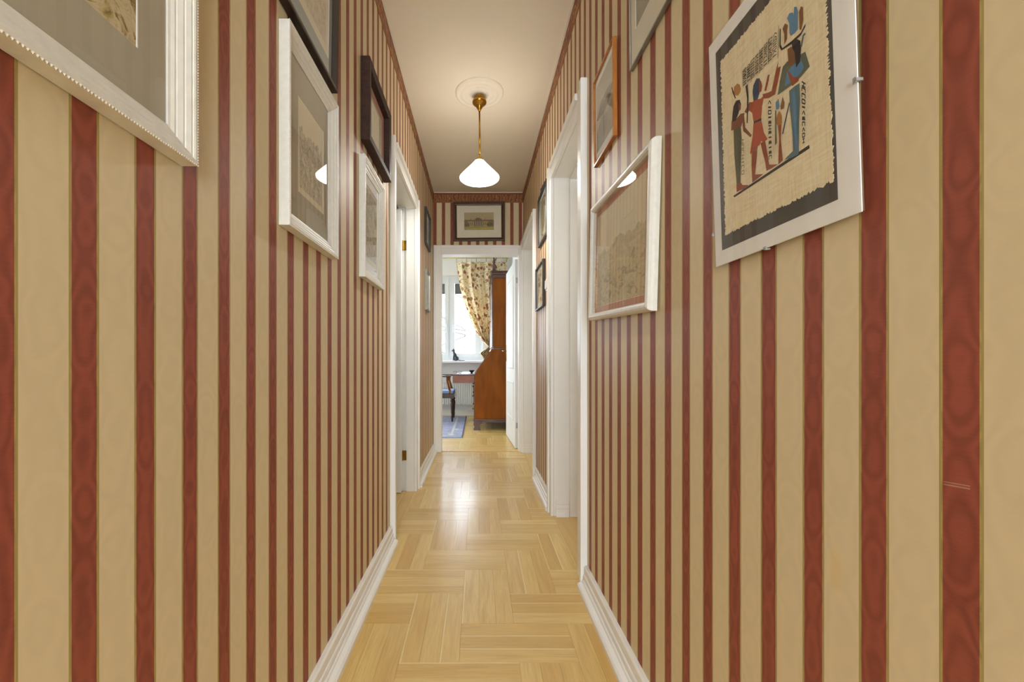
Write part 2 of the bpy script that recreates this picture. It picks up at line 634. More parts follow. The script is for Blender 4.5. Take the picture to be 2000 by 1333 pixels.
box(bm, OF[0] - .012, OF[1] + .012, L, RY0, ZTF + .012, HC)
struct('wall_end', bm, WP_F)
struct('ceiling', newbox(-D - TW, D + TR, YB, RY0, HC, HC + .1), CEIL)

# wallpaper border under the ceiling
n = 0
for side, a0, a1 in (('L', YB, L - .004), ('R', YB, L - .004), ('F', -D + .004, D - .004)):
    n += 1
    bm = bmesh.new()
    sbox(bm, side, a0, a1, 0, .003, HC - .108, HC - .001)
    struct('trim_%d' % n, bm, BORDER, label='brown and gold foliage wallpaper border under the ceiling')
    bm = bmesh.new()
    sbox(bm, side, a0, a1, 0, .011, HC - .009, HC - .0005)
    struct('trim_%d' % (n + 3), bm, CEIL, label='thin painted plaster bead where wall meets ceiling')


# ---------------------------------------------------------------- floors
def plank_mesh(lx, ly, t=.004, g=.0002, c=.0004):
    """board centred at the origin, length along x, top at z=0, chamfered rim"""
    bm = bmesh.new()
    hx, hy = lx / 2 - g, ly / 2 - g
    lo = [bm.verts.new((sx * hx, sy * hy, -t)) for sx, sy in ((-1, -1), (1, -1), (1, 1), (-1, 1))]
    mi = [bm.verts.new((sx * hx, sy * hy, -c)) for sx, sy in ((-1, -1), (1, -1), (1, 1), (-1, 1))]
    to = [bm.verts.new((sx * (hx - c), sy * (hy - c), 0)) for sx, sy in ((-1, -1), (1, -1), (1, 1), (-1, 1))]
    bm.faces.new(to)
    bm.faces.new(list(reversed(lo)))
    for a, b in ((lo, mi), (mi, to)):
        for i in range(4):
            bm.faces.new((a[i], a[(i + 1) % 4], b[(i + 1) % 4], b[i]))
    me = bpy.data.meshes.new('plank')
    bm.to_mesh(me)
    bm.free()
    me.materials.append(OAK)
    return me


_pm = {}
random.seed(4)


def lay(parent, x0, x1, y0, y1, ox, oy, W):
    """block herringbone: three boards to a block, blocks 1:2, cut at the walls"""
    for i in range(-60, 61):
        for j in range(-30, 31):
            bx, by = ox + (i - 3 * j) * W, oy + (i + j) * W
            for kind, cx0, cy0, sx, sy in (('v', bx, by, W, 2 * W), ('h', bx + W, by, 2 * W, W)):
                if cx0 + sx < x0 or cx0 > x1 or cy0 + sy < y0 or cy0 > y1:
                    continue
                for k in range(3):
                    if kind == 'v':
                        a = [cx0 + k * W / 3, cx0 + (k + 1) * W / 3, cy0, cy0 + sy]
                    else:
                        a = [cx0, cx0 + sx, cy0 + k * W / 3, cy0 + (k + 1) * W / 3]
                    a = [max(a[0], x0), min(a[1], x1), max(a[2], y0), min(a[3], y1)]
                    w, h = a[1] - a[0], a[3] - a[2]
                    if w < .006 or h < .006:
                        continue
                    ln, wd = (h, w) if kind == 'v' else (w, h)
                    key = (round(ln, 4), round(wd, 4))
                    if key not in _pm:
                        _pm[key] = plank_mesh(ln, wd)
                    o = bpy.data.objects.new('plank', _pm[key])
                    COL.objects.link(o)
                    o.location = ((a[0] + a[1]) / 2, (a[2] + a[3]) / 2, 0)
                    o.rotation_euler = (0, 0, PI / 2 if kind == 'v' else 0)
                    o.parent = parent


fl = struct('floor', newbox(-D - TW, D + TR, YB, L + .03, -.08, -.004), OAKB)
W_ = .1915
lay(fl, -D, D, .62, L - .005, -.061, 1.50, W_)
struct('floor_near', newbox(-D, D, YB, .618, -.004, 0), OAKT, label='oak floor of the hall behind the viewer')
fr = struct('floor_room', newbox(RX0, RX1 + .2, L + .03, RY1 + .2, -.08, -.004), OAKB)
lay(fr, -.75, RX1 - .02, RY0 + .002, RY1 - .02, -.02, 4.61, W_)
struct('floor_room_side', newbox(RX0, -.751, RY0 + .002, RY1, -.004, 0), OAKT, label='oak floor along the hidden side of the room')
# thresholds
bm = bmesh.new()
box(bm, OF[0], OF[1], L - .004, L + .035, -.004, .006, .002)
th = struct('trim_7', bm, OAKT, label='pale oak threshold under the end door')
bm = bmesh.new()
box(bm, OF[0], OF[1], L + .036, RY0 + .001, -.004, .001)
obj('sill_board', bm, OAKT, th)
bm = bmesh.new()
box(bm, -D - .06, -D, O1[0], O1[1], -.004, .0015)
th = struct('trim_8', bm, OAKT, label='pale oak threshold boards in the left doorway')
obj('threshold_board', newbox(-D - TW, -D - .062, O1[0], O1[1], -.004, .001), OAKT, th)
struct('trim_9', newbox(D, D + TR, O2[0], O2[1], -.004, .001), OAKT, label='oak threshold in the deep right doorway')
struct('trim_10', newbox(D, D + TR, O3[0], O3[1], -.004, .001), OAKT, label='oak threshold in the far right doorway')

# ---------------------------------------------------------------- baseboards
BASEP = [(0, .092), (.011, .092), (.016, .087), (.017, .066), (.011, .062), (.011, .059), (.019, .055), (.021, .044), (.014, .040), (.014, .037),
         (.024, .033), (.026, .025), (.040, .021), (.046, .015), (.046, 0), (0, 0)]


def baseboard(name, side, a0, a1, k=1.0, kz=1.0):
    bm = bmesh.new()
    o, ad, od = SIDE[side]
    ends = []
    for a in (a0, a1):
        ends.append([bm.verts.new(P(side, a, x * k, z * kz)) for x, z in BASEP])
    n = len(BASEP)
    for i in range(n):
        bm.faces.new((ends[0][i], ends[1][i], ends[1][(i + 1) % n], ends[0][(i + 1) % n]))
    bm.faces.new(ends[0])
    bm.faces.new(list(reversed(ends[1])))
    return struct(name, bm, WHITE)


SIDE['R2'] = (Vector((0, O2[1], 0)), Vector((1, 0, 0)), Vector((0, -1, 0)))
SIDE['R3'] = (Vector((0, O3[1], 0)), Vector((1, 0, 0)), Vector((0, -1, 0)))
baseboard('baseboard_left', 'L', YB, O1[0] - .078)
baseboard('baseboard_left_far', 'L', O1[1] + .088, L - .022, .95)
baseboard('baseboard_right', 'R', YB, O2[0] - .108)
baseboard('baseboard_right_far', 'R', O2[1] + .082, O3[0] - .078, .8, 1.1)
baseboard('baseboard_right_reveal', 'R2', D + .012, D + .090, .45, 1.15)
baseboard('baseboard_right_far_reveal', 'R3', D + .012, D + .090, .4, 1.1)


# ---------------------------------------------------------------- door casings
def casing(idx, side, a0, a1, zt, w0, w1, wh, t, depth, label):
    """uprights with a raised back band, a head, and lining boards inside the wall"""
    root = empty('trim_%d' % idx, P(side, (a0 + a1) / 2, 0, 0))
    root['kind'] = 'structure'
    root['label'] = label

    def board(nm, aa, ab, za, zb, band, bz=None):
        bm = bmesh.new()
        if band is not None:
            ba, bb = (aa + .0012, ab) if band[0] == aa else (aa, ab - .0012)
            sbox(bm, side, ba, bb, 0, t * .62, za, zb - .0012, .003)
        else:
            sbox(bm, side, aa, ab, 0, t * .62, za, zb - .0012, .003)
        if bz is None:
            sbox(bm, side, band[0], band[1], 0, t, za, zb, .004)
        else:
            sbox(bm, side, aa, ab, 0, t, bz[0], bz[1], .004)
        return obj(nm, bm, WHITE, root)
    board('casing_upright', a0 - w0, a0, 0, zt + wh, (a0 - w0, a0 - w0 + min(.03, w0 * .45)))
    board('casing_upright', a1, a1 + w1, 0, zt + wh, (a1 + w1 - min(.03, w1 * .45), a1 + w1))
    board('casing_head', a0 + .0005, a1 - .0005, zt, zt + wh, None, (zt + wh - .032, zt + wh))
    for aa, ab in ((a0 - .015, a0), (a1, a1 + .015)):
        bm = bmesh.new()
        sbox(bm, side, aa, ab, -depth, -.0005, 0, zt + .015)
        obj('lining_board', bm, WHITE, root)
    bm = bmesh.new()
    sbox(bm, side, a0, a1, -depth, -.0005, zt, zt + .015)
    obj('lining_head', bm, WHITE, root)
    return root


c1 = casing(11, 'L', O1[0], O1[1], ZT1, .075, .085, .085, .03, .058, 'white painted casing around the left doorway with brass hinges')
c2 = casing(12, 'R', O2[0], O2[1], ZT2, .105, .08, .085, .03, .29, 'white painted casing around the deep right doorway')
c3 = casing(13, 'R', O3[0], O3[1], ZT2, .075, .055, .085, .03, .29, 'white painted casing of the far right doorway beside the end wall')
c4 = casing(14, 'F', OF[0], OF[1], ZTF, D + OF[0] - .002, D - OF[1] - .002, .093, .022, .115, 'white painted casing around the doorway in the end wall')
# door stops inside the linings
for c, side, a0, a1, zt in ((c2, 'R', O2[0], O2[1], ZT2), (c3, 'R', O3[0], O3[1], ZT2)):
    for aa, ab in ((a0, a0 + .014), (a1 - .014, a1)):
        bm = bmesh.new()
        sbox(bm, side, aa, ab, -.142, -.096, 0, zt, .002)
        obj('door_stop', bm, WHITE, c)
    bm = bmesh.new()
    sbox(bm, side, a0 + .0145, a1 - .0145, -.142, -.096, zt - .014, zt, .002)
    obj('door_stop', bm, WHITE, c)
# rebated part of the left lining, where the hinges sit
bm = bmesh.new()
box(bm, -D - TW, -D - .0585, O1[1] + .012, O1[1] + .03, 0, ZT1 + .015)
obj('rebate_board', bm, WHITE, c1)
bm = bmesh.new()
box(bm, -D - TW, -D - .0585, O1[0] - .03, O1[0] - .003, 0, ZT1 + .015)
obj('rebate_board', bm, WHITE, c1)

bm = bmesh.new()
box(bm, -D - TW, -D - .0585, O1[0] - .003, O1[1] + .012, ZT1 + .012, ZT1 + .03)
obj('rebate_board', bm, WHITE, c1)


# ---------------------------------------------------------------- doors
def door(name, loc, rz, w, h, t, panels, handle_side, hinge_mat, label, handle=True, hinges=(.26, 1.79)):
    """leaf in local coords: hinge edge at x=0, x along the width, faces at y=0 and y=t"""
    root = empty(name, loc)
    root.rotation_euler = (0, 0, rz)
    root['kind'] = 'structure'
    root['label'] = label
    bm = bmesh.new()
    box(bm, 0, w, 0, t, .008, h, .002)
    leaf = obj('door_leaf', bm, DOORW, root, local=True)
    for x0, x1, z0, z1 in panels:
        for y, s in ((0, -1), (t, 1)):
            bm = bmesh.new()
            pr = [(0, 0), (.004, .007), (.016, .009), (.026, .002)]
            loops = []
            for ins, out in pr:
                yy = y + s * out
                loops.append([bm.verts.new(p) for p in ((x0 + ins, yy, z0 + ins), (x1 - ins, yy, z0 + ins), (x1 - ins, yy, z1 - ins), (x0 + ins, yy, z1 - ins))])
            for a, b in zip(loops, loops[1:]):
                for i in range(4):
                    bm.faces.new((a[i], a[(i + 1) % 4], b[(i + 1) % 4], b[i]))
            bm.faces.new(loops[-1])
            obj('panel', bm, DOORW, leaf, local=True)
    for z in hinges:
        bm = bmesh.new()
        lathe(bm, [(.0, -.05), (.0065, -.046), (.0065, .046), (.0, .05)], 10, (-.006, -.006 if rz_sign(name) else t + .006, z))
        obj('hinge', bm, hinge_mat, root, local=True, smooth=True)
    if handle:
        for y, s in ((0, -1), (t, 1)):
            bm = bmesh.new()
            hx_, k_ = (w - .057, -1) if handle_side > 0 else (.057, 1)
            box(bm, hx_ - .0175, hx_ + .0175, y, y + s * .006, .93, 1.13, .002)
            tube(bm, [(hx_, y, 1.06), (hx_, y + s * .045, 1.06), (hx_ + k_ * .018, y + s * .052, 1.06), (hx_ + k_ * .113, y + s * .052, 1.055)], [.008, .008, .008, .007], 8)
            obj('handle', bm, BRASSP, root, local=True, smooth=True)
    return root


def rz_sign(name):
    return name == 'door_1'


PAN = lambda w: [(.11, w - .11, .28, .71), (.11, w - .11, .85, 1.88)]
# left door, open at a right angle into the side room; hinges on the far jamb
door('door_1', (-D - .087, O1[1] - .012, 0), PI, .74, 2.035, .040, PAN(.74), 1, BRASS, 'white panelled door standing open inside the left doorway', hinges=())
for z in (.26, 1.79):
    bm = bmesh.new()
    box(bm, -D - .085, -D - .060, O1[1] + .0095, O1[1] + .012, z - .036, z + .036, .001)
    lathe(bm, [(0, -.038), (.005, -.036), (.005, .036), (0, .038)], 10, (-D - .0855, O1[1] + .006, z))
    obj('hinge', bm, BRASS, c1, smooth=False)
# deep right doorway and far right doorway: closed doors at the back of the reveals
door('door_2', (D + .25, O2[0] + .003, 0), PI / 2, O2[1] - O2[0] - .006, 2.06, .04, PAN(O2[1] - O2[0]), -1, BRASS, 'white panelled door closed at the back of the deep right doorway', hinges=())
door('door_3', (D + .25, O3[0] + .003, 0), PI / 2, O3[1] - O3[0] - .006, 2.06, .04, PAN(O3[1] - O3[0]), -1, BRASS, 'white panelled door closed in the far right doorway', hinges=())
# end door, opened into the room beyond
ang = math.atan2(5.156 - 4.352, .35 - .393)
d4 = door('door_4', (.432, 4.385, 0), ang, .795, 2.025, .039, PAN(.795), 1, STEEL, 'white panelled door swung open into the end room', hinges=())
for z in (.25, 1.80):
    bm = bmesh.new()
    box(bm, -.0015, .0005, .008, .030, z - .03, z + .03)
    lathe(bm, [(0, -.033), (.0045, -.031), (.0045, .031), (0, .033)], 10, (-.0040, .004, z))
    obj('hinge', bm, STEEL, d4, local=True)

# ---------------------------------------------------------------- side room behind the left door (closed shell)
bm = bmesh.new()
for b in ((-2.5, -2.4, 1.3, 3.9, 0, HC), (-2.4, -D - TW, 1.3, 1.4, 0, HC), (-2.4, -D - TW, 3.8, 3.9, 0, HC)):
    box(bm, *b)
struct('wall_side_room', bm, ROOMWALL)
struct('floor_side_room', newbox(-2.5, -D - TW, 1.3, 3.9, -.08, 0), OAKT)
struct('ceiling_side_room', newbox(-2.5, -D - TW, 1.3, 3.9, HC, HC + .1), CEIL)

# ---------------------------------------------------------------- room beyond the end door
WX0, WX1, WZ0, WZ1 = -1.48, .075, .925, 2.37
VY0, VY1, VZ0, VZ1 = 5.55, 6.75, .90, 2.30      # added window, unseen, that brightens the end room
bm = bmesh.new()
box(bm, RX0 - .25, RX0, RY0, VY0, 0, HC)
box(bm, RX0 - .25, RX0, VY1, RY1 + .25, 0, HC)
box(bm, RX0 - .25, RX0, VY0, VY1, 0, VZ0)
box(bm, RX0 - .25, RX0, VY0, VY1, VZ1, HC)
struct('wall_room_left', bm, ROOMWALL)
struct('wall_room_right', newbox(RX1, RX1 + .1, RY0, RY1 + .25, 0, HC), ROOMWALL)
bm = bmesh.new()
box(bm, RX0, WX0, RY1, RY1 + .25, 0, HC)
box(bm, WX1, RX1, RY1, RY1 + .25, 0, HC)
box(bm, WX0, WX1, RY1, RY1 + .25, 0, WZ0)
box(bm, WX0, WX1, RY1, RY1 + .25, WZ1, HC)
struct('wall_window', bm, ROOMWALL)
bm = bmesh.new()
box(bm, RX0, OF[0] - .05, RY0 + .0005, RY0 + .004, 0, HC)
box(bm, OF[1] + .05, RX1, RY0 + .0005, RY0 + .004, 0, HC)
box(bm, OF[0] - .05, OF[1] + .05, RY0 + .0005, RY0 + .004, ZTF + .05, HC)
struct('wall_room_near', bm, ROOMWALL)
struct('ceiling_room', newbox(RX0 - .1, RX1 + .1, RY0, RY1 + .25, HC, HC + .1), ROOMWALL)
struct('baseboard_window', newbox(RX0, RX1, RY1 - .016, RY1, 0, .10, .003), WHITE)

# window: outer frame, two sashes meeting at a double mullion, glass, handle, roller blind
PVC = simple('white_window_frame', S(236, 240, 242), .3, var=.01)
win = empty('window_1', ((WX0 + WX1) / 2, RY1 + .08, WZ0))
win['kind'] = 'structure'
win['label'] = 'white two-sash window behind the floral curtain'


def rect_ring(bm, x0, x1, z0, z1, w, y0, y1):
    box(bm, x0, x0 + w, y0, y1, z0, z1)
    box(bm, x1 - w, x1, y0, y1, z0, z1)
    box(bm, x0 + w, x1 - w, y0, y1, z0, z0 + w)
    box(bm, x0 + w, x1 - w, y0, y1, z1 - w, z1)


bm = bmesh.new()
rect_ring(bm, WX0 + .001, WX1 - .001, WZ0 + .001, WZ1 - .001, .06, RY1 + .06, RY1 + .13)
obj('outer_frame', bm, PVC, win)
MX = -.485
bm = bmesh.new()
box(bm, MX - .02, MX + .02, RY1 + .06, RY1 + .13, WZ0 + .061, WZ1 - .061)
obj('mullion', bm, PVC, win)
WGLASS = glass_mat('window_glass', (.97, .985, 1, 1))
BLIND = simple('grey_blind', S(120, 112, 108), .8, var=.1, scale=30)
for x0, x1 in ((WX0 + .061, MX - .0205), (MX + .0205, WX1 - .061)):
    bm = bmesh.new()
    rect_ring(bm, x0, x1, WZ0 + .061, WZ1 - .061, .064, RY1 + .045, RY1 + .105)
    sash = obj('sash', bm, PVC, win)
    obj('pane', newbox(x0 + .064, x1 - .064, RY1 + .072, RY1 + .076, WZ0 + .125, WZ1 - .125), WGLASS, sash)
    bm = bmesh.new()
    box(bm, x0 + .066, x1 - .066, RY1 + .086, RY1 + .090, WZ1 - .285, WZ1 - .126)
    bl = obj('blind', bm, BLIND, sash)
    obj('bottom_bar', newbox(x0 + .066, x1 - .066, RY1 + .081, RY1 + .095, WZ1 - .305, WZ1 - .2855, .004), simple('blind_bar', S(84, 80, 80), .6), bl)
    bm = bmesh.new()
    hx = x1 - .03 if x0 < -1 else x0 + .03
    box(bm, hx - .012, hx + .012, RY1 + .036, RY1 + .0445, 1.50, 1.57, .002)
    tube(bm, [(hx, RY1 + .036, 1.535), (hx, RY1 + .012, 1.535), (hx, RY1 + .008, 1.52), (hx, RY1 + .008, 1.41)], .007, 8)
    obj('handle', bm, PVC, sash)
bm = bmesh.new()
box(bm, WX0 - .08, WX1 + .08, RY1 - .20, RY1 - .0005, WZ0 - .035, WZ0 - .001, .006)
tag(obj('windowsill', bm, WHITE), 'white windowsill carrying the dark cat figurine', 'windowsill')
w3 = empty('fill_window_3', (RX0 - .1, (VY0 + VY1) / 2, VZ0))  # out of view, put in to let more daylight into the end room
w3['kind'] = 'structure'
w3['label'] = 'unseen side window added to brighten the end room'
bm = bmesh.new()
for y0, y1, z0, z1 in ((VY0 + .001, VY0 + .07, VZ0 + .001, VZ1 - .001), (VY1 - .07, VY1 - .001, VZ0 + .001, VZ1 - .001), (VY0 + .071, VY1 - .071, VZ0 + .001, VZ0 + .07),
                       (VY0 + .071, VY1 - .071, VZ1 - .07, VZ1 - .001)):
    box(bm, RX0 - .14, RX0 - .07, y0, y1, z0, z1)
obj('outer_frame', bm, PVC, w3)
for y0, y1 in ((VY0 + .0705, VY1 - .0705),):
    obj('pane', newbox(RX0 - .108, RX0 - .104, y0, y1, VZ0 + .0705, VZ1 - .0705), WGLASS, w3)
pl = bpy.data.lights.new('window_portal', 'AREA')
pl.shape = 'RECTANGLE'
pl.size, pl.size_y = VY1 - VY0, VZ1 - VZ0
pl.cycles.is_portal = True
po = bpy.data.objects.new('window_portal', pl)
COL.objects.link(po)
po.location = (RX0 - .24, (VY0 + VY1) / 2, (VZ0 + VZ1) / 2)
po.rotation_euler = (PI / 2, 0, -PI / 2)
# light enters through the window: sampling portal for the sky
pl = bpy.data.lights.new('window_portal', 'AREA')
pl.shape = 'RECTANGLE'
pl.size, pl.size_y = WX1 - WX0, WZ1 - WZ0
pl.cycles.is_portal = True
po = bpy.data.objects.new('window_portal', pl)
COL.objects.link(po)
po.location = ((WX0 + WX1) / 2, RY1 + .24, (WZ0 + WZ1) / 2)
po.rotation_euler = (-PI / 2, 0, 0)
struct('ground', newbox(-30, 30, RY1 + .3, 60, -.65, -.6), simple('pale_winter_ground', S(190, 188, 180), .9, var=.1, scale=.5))

# ---------------------------------------------------------------- unseen room added behind the viewer, its wide window lighting the hall
LY0, LX0, LX1 = -2.6, -1.9, 1.9
QX0, QX1, QZ0, QZ1 = -1.25, 1.25, .35, 2.40
bm = bmesh.new()
box(bm, LX0, QX0, LY0 - .25, LY0, 0, HC)
box(bm, QX1, LX1, LY0 - .25, LY0, 0, HC)
box(bm, QX0, QX1, LY0 - .25, LY0, 0, QZ0)
box(bm, QX0, QX1, LY0 - .25, LY0, QZ1, HC)
struct('wall_back', bm, ROOMWALL)
bm = bmesh.new()
box(bm, LX0 - .1, LX0, LY0 - .25, YB, 0, HC)
box(bm, LX1, LX1 + .1, LY0 - .25, YB, 0, HC)
struct('wall_added_room', bm, ROOMWALL)
bm = bmesh.new()
box(bm, LX0, -D - TW, YB, YB + .1, 0, HC)
box(bm, D + TR, LX1, YB, YB + .1, 0, HC)
struct('wall_hall_mouth', bm, ROOMWALL)
struct('ceiling_added_room', newbox(LX0 - .1, LX1 + .1, LY0 - .25, YB, HC, HC + .1), CEIL)
struct('floor_added_room', newbox(LX0 - .1, LX1 + .1, LY0 - .25, YB, -.08, 0), OAKT)
w2 = empty('fill_window_2', (0, LY0 - .1, QZ0))
w2['kind'] = 'structure'
w2['label'] = 'wide unseen window added behind the viewer to light the hall'
bm = bmesh.new()
rect_ring(bm, QX0 + .001, QX1 - .001, QZ0 + .001, QZ1 - .001, .06, LY0 - .15, LY0 - .08)
obj('outer_frame', bm, PVC, w2)
for k in range(2):
    x0, x1 = (QX0 + .061, -.001) if k == 0 else (.001, QX1 - .061)
    bm = bmesh.new()
    rect_ring(bm, x0, x1, QZ0 + .061, QZ1 - .061, .064, LY0 - .14, LY0 - .07)
    s_ = obj('sash', bm, PVC, w2)
    obj('pane', newbox(x0 + .064, x1 - .064, LY0 - .108, LY0 - .104, QZ0 + .125, QZ1 - .125), WGLASS, s_)
pl = bpy.data.lights.new('window_portal', 'AREA')
pl.shape = 'RECTANGLE'
pl.size, pl.size_y = QX1 - QX0, QZ1 - QZ0
pl.cycles.is_portal = True
po = bpy.data.objects.new('window_portal', pl)
COL.objects.link(po)
po.location = (0, LY0 - .24, (QZ0 + QZ1) / 2)
po.rotation_euler = (PI / 2, 0, 0)

# ================================================================== things in the hall
# ---------------------------------------------------------------- pendant lamp and ceiling rose
def rose(loc, label):
    bm = bmesh.new()
    lathe(bm, [(0, -.020), (.050, -.020), (.056, -.013), (.075, -.010), (.082, -.014), (.090, -.009), (.104, -.008), (.112, -.013), (.120, -.008),
               (.138, -.006), (.144, -.010), (.152, -.007), (.156, -.001), (.156, 0)], 64, (0, 0, 0))
    o = obj('ceiling_rose', bm, PLASTER, None, smooth=False)
    o.location = loc
    for p in o.data.polygons:
        p.use_smooth = True
    return tag(o, label, 'ceiling rose')


def pendant(loc, label):
    root = empty('pendant_lamp', loc)        # origin at the ceiling
    tag(root, label, 'lamp')
    zc = -.021
    bm = bmesh.new()
    lathe(bm, [(0, zc), (.030, zc), (.032, zc - .008), (.026, zc - .016), (.040, zc - .022), (.046, zc - .032), (.046, zc - .042), (.038, zc - .052),
               (.024, zc - .060), (.020, zc - .072), (.011, zc - .086), (.007, zc - .094), (0, zc - .094)], 32)
    obj('ceiling_cup', bm, BRASS, root, local=True, smooth=True)
    bm = bmesh.new()
    tube(bm, [(0, 0, zc - .09), (.003, 0, -.40)], .0055, 12)
    obj('rod', bm, BRASS, root, local=True, smooth=True)
    bm = bmesh.new()
    lathe(bm, [(0, -.398), (.009, -.398), (.012, -.408), (.021, -.424), (.027, -.432), (.027, -.440), (.0, -.440)], 32)
    obj('shade_holder', bm, BRASSP, root, local=True, smooth=True)
    bm = bmesh.new()
    prof = [(.024, -.436), (.030, -.440), (.055, -.468), (.085, -.500), (.108, -.524), (.121, -.538), (.1275, -.546), (.1270, -.553), (.122, -.557),
            (.117, -.549), (.104, -.529), (.082, -.505), (.053, -.474), (.028, -.447)]
    lathe(bm, prof + [prof[0]], 64, cap=False)
    obj('shade', bm, MILK, root, local=True, smooth=True)
    bm = bmesh.new()
    lathe(bm, [(0, -.440), (.012, -.445), (.013, -.470), (.026, -.500), (.030, -.518), (.024, -.538), (.012, -.547), (0, -.550)], 24)
    obj('bulb', bm, BULB, root, local=True, smooth=True)
    return root


LX, LY = .008, 2.66
rose((LX, LY, HC), 'round white moulded plaster ceiling rose above the pendant lamp')
pendant((LX, LY, HC), 'brass pendant lamp with glowing white cone shade above the hall')


# ---------------------------------------------------------------- framed pictures
def loops_mesh(bm, loops):
    rs = []
    for x0, x1, z0, z1, y in loops:
        rs.append([bm.verts.new(p) for p in ((x0, y, z0), (x1, y, z0), (x1, y, z1), (x0, y, z1))])
    for a, b in zip(rs, rs[1:]):
        for i in range(4):
            bm.faces.new((a[i], a[(i + 1) % 4], b[(i + 1) % 4], b[i]))
    return rs


def quad_uv(name, x0, x1, z0, z1, y):
    me = bpy.data.meshes.new(name)
    me.from_pydata([(x0, y, z0), (x1, y, z0), (x1, y, z1), (x0, y, z1), (x0, y + .001, z0), (x1, y + .001, z0), (x1, y + .001, z1), (x0, y + .001, z1)],
                   [], [(0, 1, 2, 3), (5, 4, 7, 6), (0, 4, 5, 1), (2, 6, 7, 3), (1, 5, 6, 2), (0, 3, 7, 4)])
    uv = me.uv_layers.new(name='UVMap')
    for l in me.loops:
        v = me.vertices[l.vertex_index].co
        uv.data[l.index].uv = ((v.x - x0) / (x1 - x0), (v.z - z0) / (z1 - z0))
    return me


def print_mesh(name, polys, x0, x1, z0, z1, y):
    """flat print: (colour, [(u,v)..]) in stacking order, colours as face colours"""
    bm = bmesh.new()
    cl = bm.loops.layers.float_color.new('Col')
    for k, (c, pts) in enumerate(polys):
        vs = [bm.verts.new((x0 + u * (x1 - x0), y - k * .000012, z0 + v * (z1 - z0))) for u, v in pts]
        f = bm.faces.new(vs)
        f.normal_update()
        if f.normal.y > 0:
            f.normal_flip()
        for lp in f.loops:
            lp[cl] = c
    bmesh.ops.triangulate(bm, faces=bm.faces)
    me = bpy.data.meshes.new(name)
    bm.to_mesh(me)
    bm.free()
    return me


PRINT = print_mat()
BACK = simple('backing_card', S(120, 96, 66), .9)


def place_root(name, side, a0, a1, z0, lean, roll, z1=None):
    mid = (a0 + a1) / 2
    p = P(side, mid, .0015 + max(0, -lean) * .01, z0)
    root = empty(name, p)
    rz = {'L': PI / 2, 'R': -PI / 2, 'F': 0.0}[side]
    root.rotation_euler = (math.radians(lean), math.radians(roll), rz)
    return root


def picture(name, side, a0, a1, z0, z1, prof, fmat, mmat, win, amat, label, lean=0.0, roll=0.0, glass=True, bead=0, liner=None,
            art_mesh=None, cat='picture', group='framed pictures on the hall walls', glass_y=.008, core=None):
    """prof: (inset, out) from the wall at the outer edge to the rebate; win: art window (left, right, bottom, top) margins in m"""
    root = place_root(name, side, a0, a1, z0, lean, roll)
    tag(root, label, cat, group)
    w, h = abs(a1 - a0), z1 - z0
    hw = w / 2
    bm = bmesh.new()
    lp = [(-hw + i, hw - i, i, h - i, -o) for i, o in prof]
    loops_mesh(bm, lp + [lp[0]])
    fr_ = obj('frame', bm, fmat, root, local=True)
    inset = prof[-1][0]
    if bead:
        bm = bmesh.new()
        out = max(o for i, o in prof)
        step = bead * 2.3
        r = bead

        def octa(c):
            v = [bm.verts.new(Vector(c) + r * Vector(d)) for d in ((1, 0, 0), (-1, 0, 0), (0, .8, 0), (0, -.8, 0), (0, 0, 1), (0, 0, -1))]
            for a_, b_, c_ in ((0, 2, 4), (2, 1, 4), (1, 3, 4), (3, 0, 4), (2, 0, 5), (1, 2, 5), (3, 1, 5), (0, 3, 5)):
                bm.faces.new((v[a_], v[b_], v[c_]))
        nx, nz = int(w / step), int(h / step)
        for k in range(nx + 1):
            for z in (r * .3, h - r * .3):
                octa((-hw + w * k / nx, -out + r * .4, z))
        for k in range(1, nz):
            for x in (-hw + r * .3, hw - r * .3):
                octa((x, -out + r * .4, h * k / nz))
        b_ = obj('beading', bm, fmat, fr_, local=True)
        b_['kind'] = 'stuff'
    x0, x1, y0, y1 = -hw + inset, hw - inset, inset, h - inset
    bm = bmesh.new()
    box(bm, x0 - .002, x1 + .002, -.0035, -.001, y0 - .002, y1 + .002)
    obj('backing_board', bm, BACK, root, local=True)
    ax0, ax1, ay0, ay1 = -hw + win[0], hw - win[1], win[2], h - win[3]
    if mmat:
        bm = bmesh.new()
        loops_mesh(bm, [(x0, x1, y0, y1, -.0036), (x0, x1, y0, y1, -.0062), (ax0 - .0012, ax1 + .0012, ay0 - .0012, ay1 + .0012, -.0062),
                        (ax0, ax1, ay0, ay1, -.0048), (ax0, ax1, ay0, ay1, -.0036), (x0, x1, y0, y1, -.0036)])
        mo = obj('mount', bm, mmat, root, local=True)
        bm = bmesh.new()
        loops_mesh(bm, [(ax0 - .0014, ax1 + .0014, ay0 - .0014, ay1 + .0014, -.00625), (ax0 + .0003, ax1 - .0003, ay0 + .0003, ay1 - .0003, -.0047)])
        obj('bevel', bm, liner or WHITE, mo, local=True)
    ey = -.0046
    if art_mesh is not None:
        obj('artwork', print_mesh('artwork', art_mesh, ax0, ax1, ay0, ay1, ey), PRINT, root, local=True)
    else:
        obj('artwork', quad_uv('artwork', ax0 - .001, ax1 + .001, ay0 - .001, ay1 + .001, ey), amat, root, local=True)
    if glass:
        bm = bmesh.new()
        bm.faces.new([bm.verts.new(q) for q in ((x0, -glass_y, y0), (x1, -glass_y, y0), (x1, -glass_y, y1), (x0, -glass_y, y1))])
        obj('glass_pane', bm, GLASS, root, local=True)
    return root


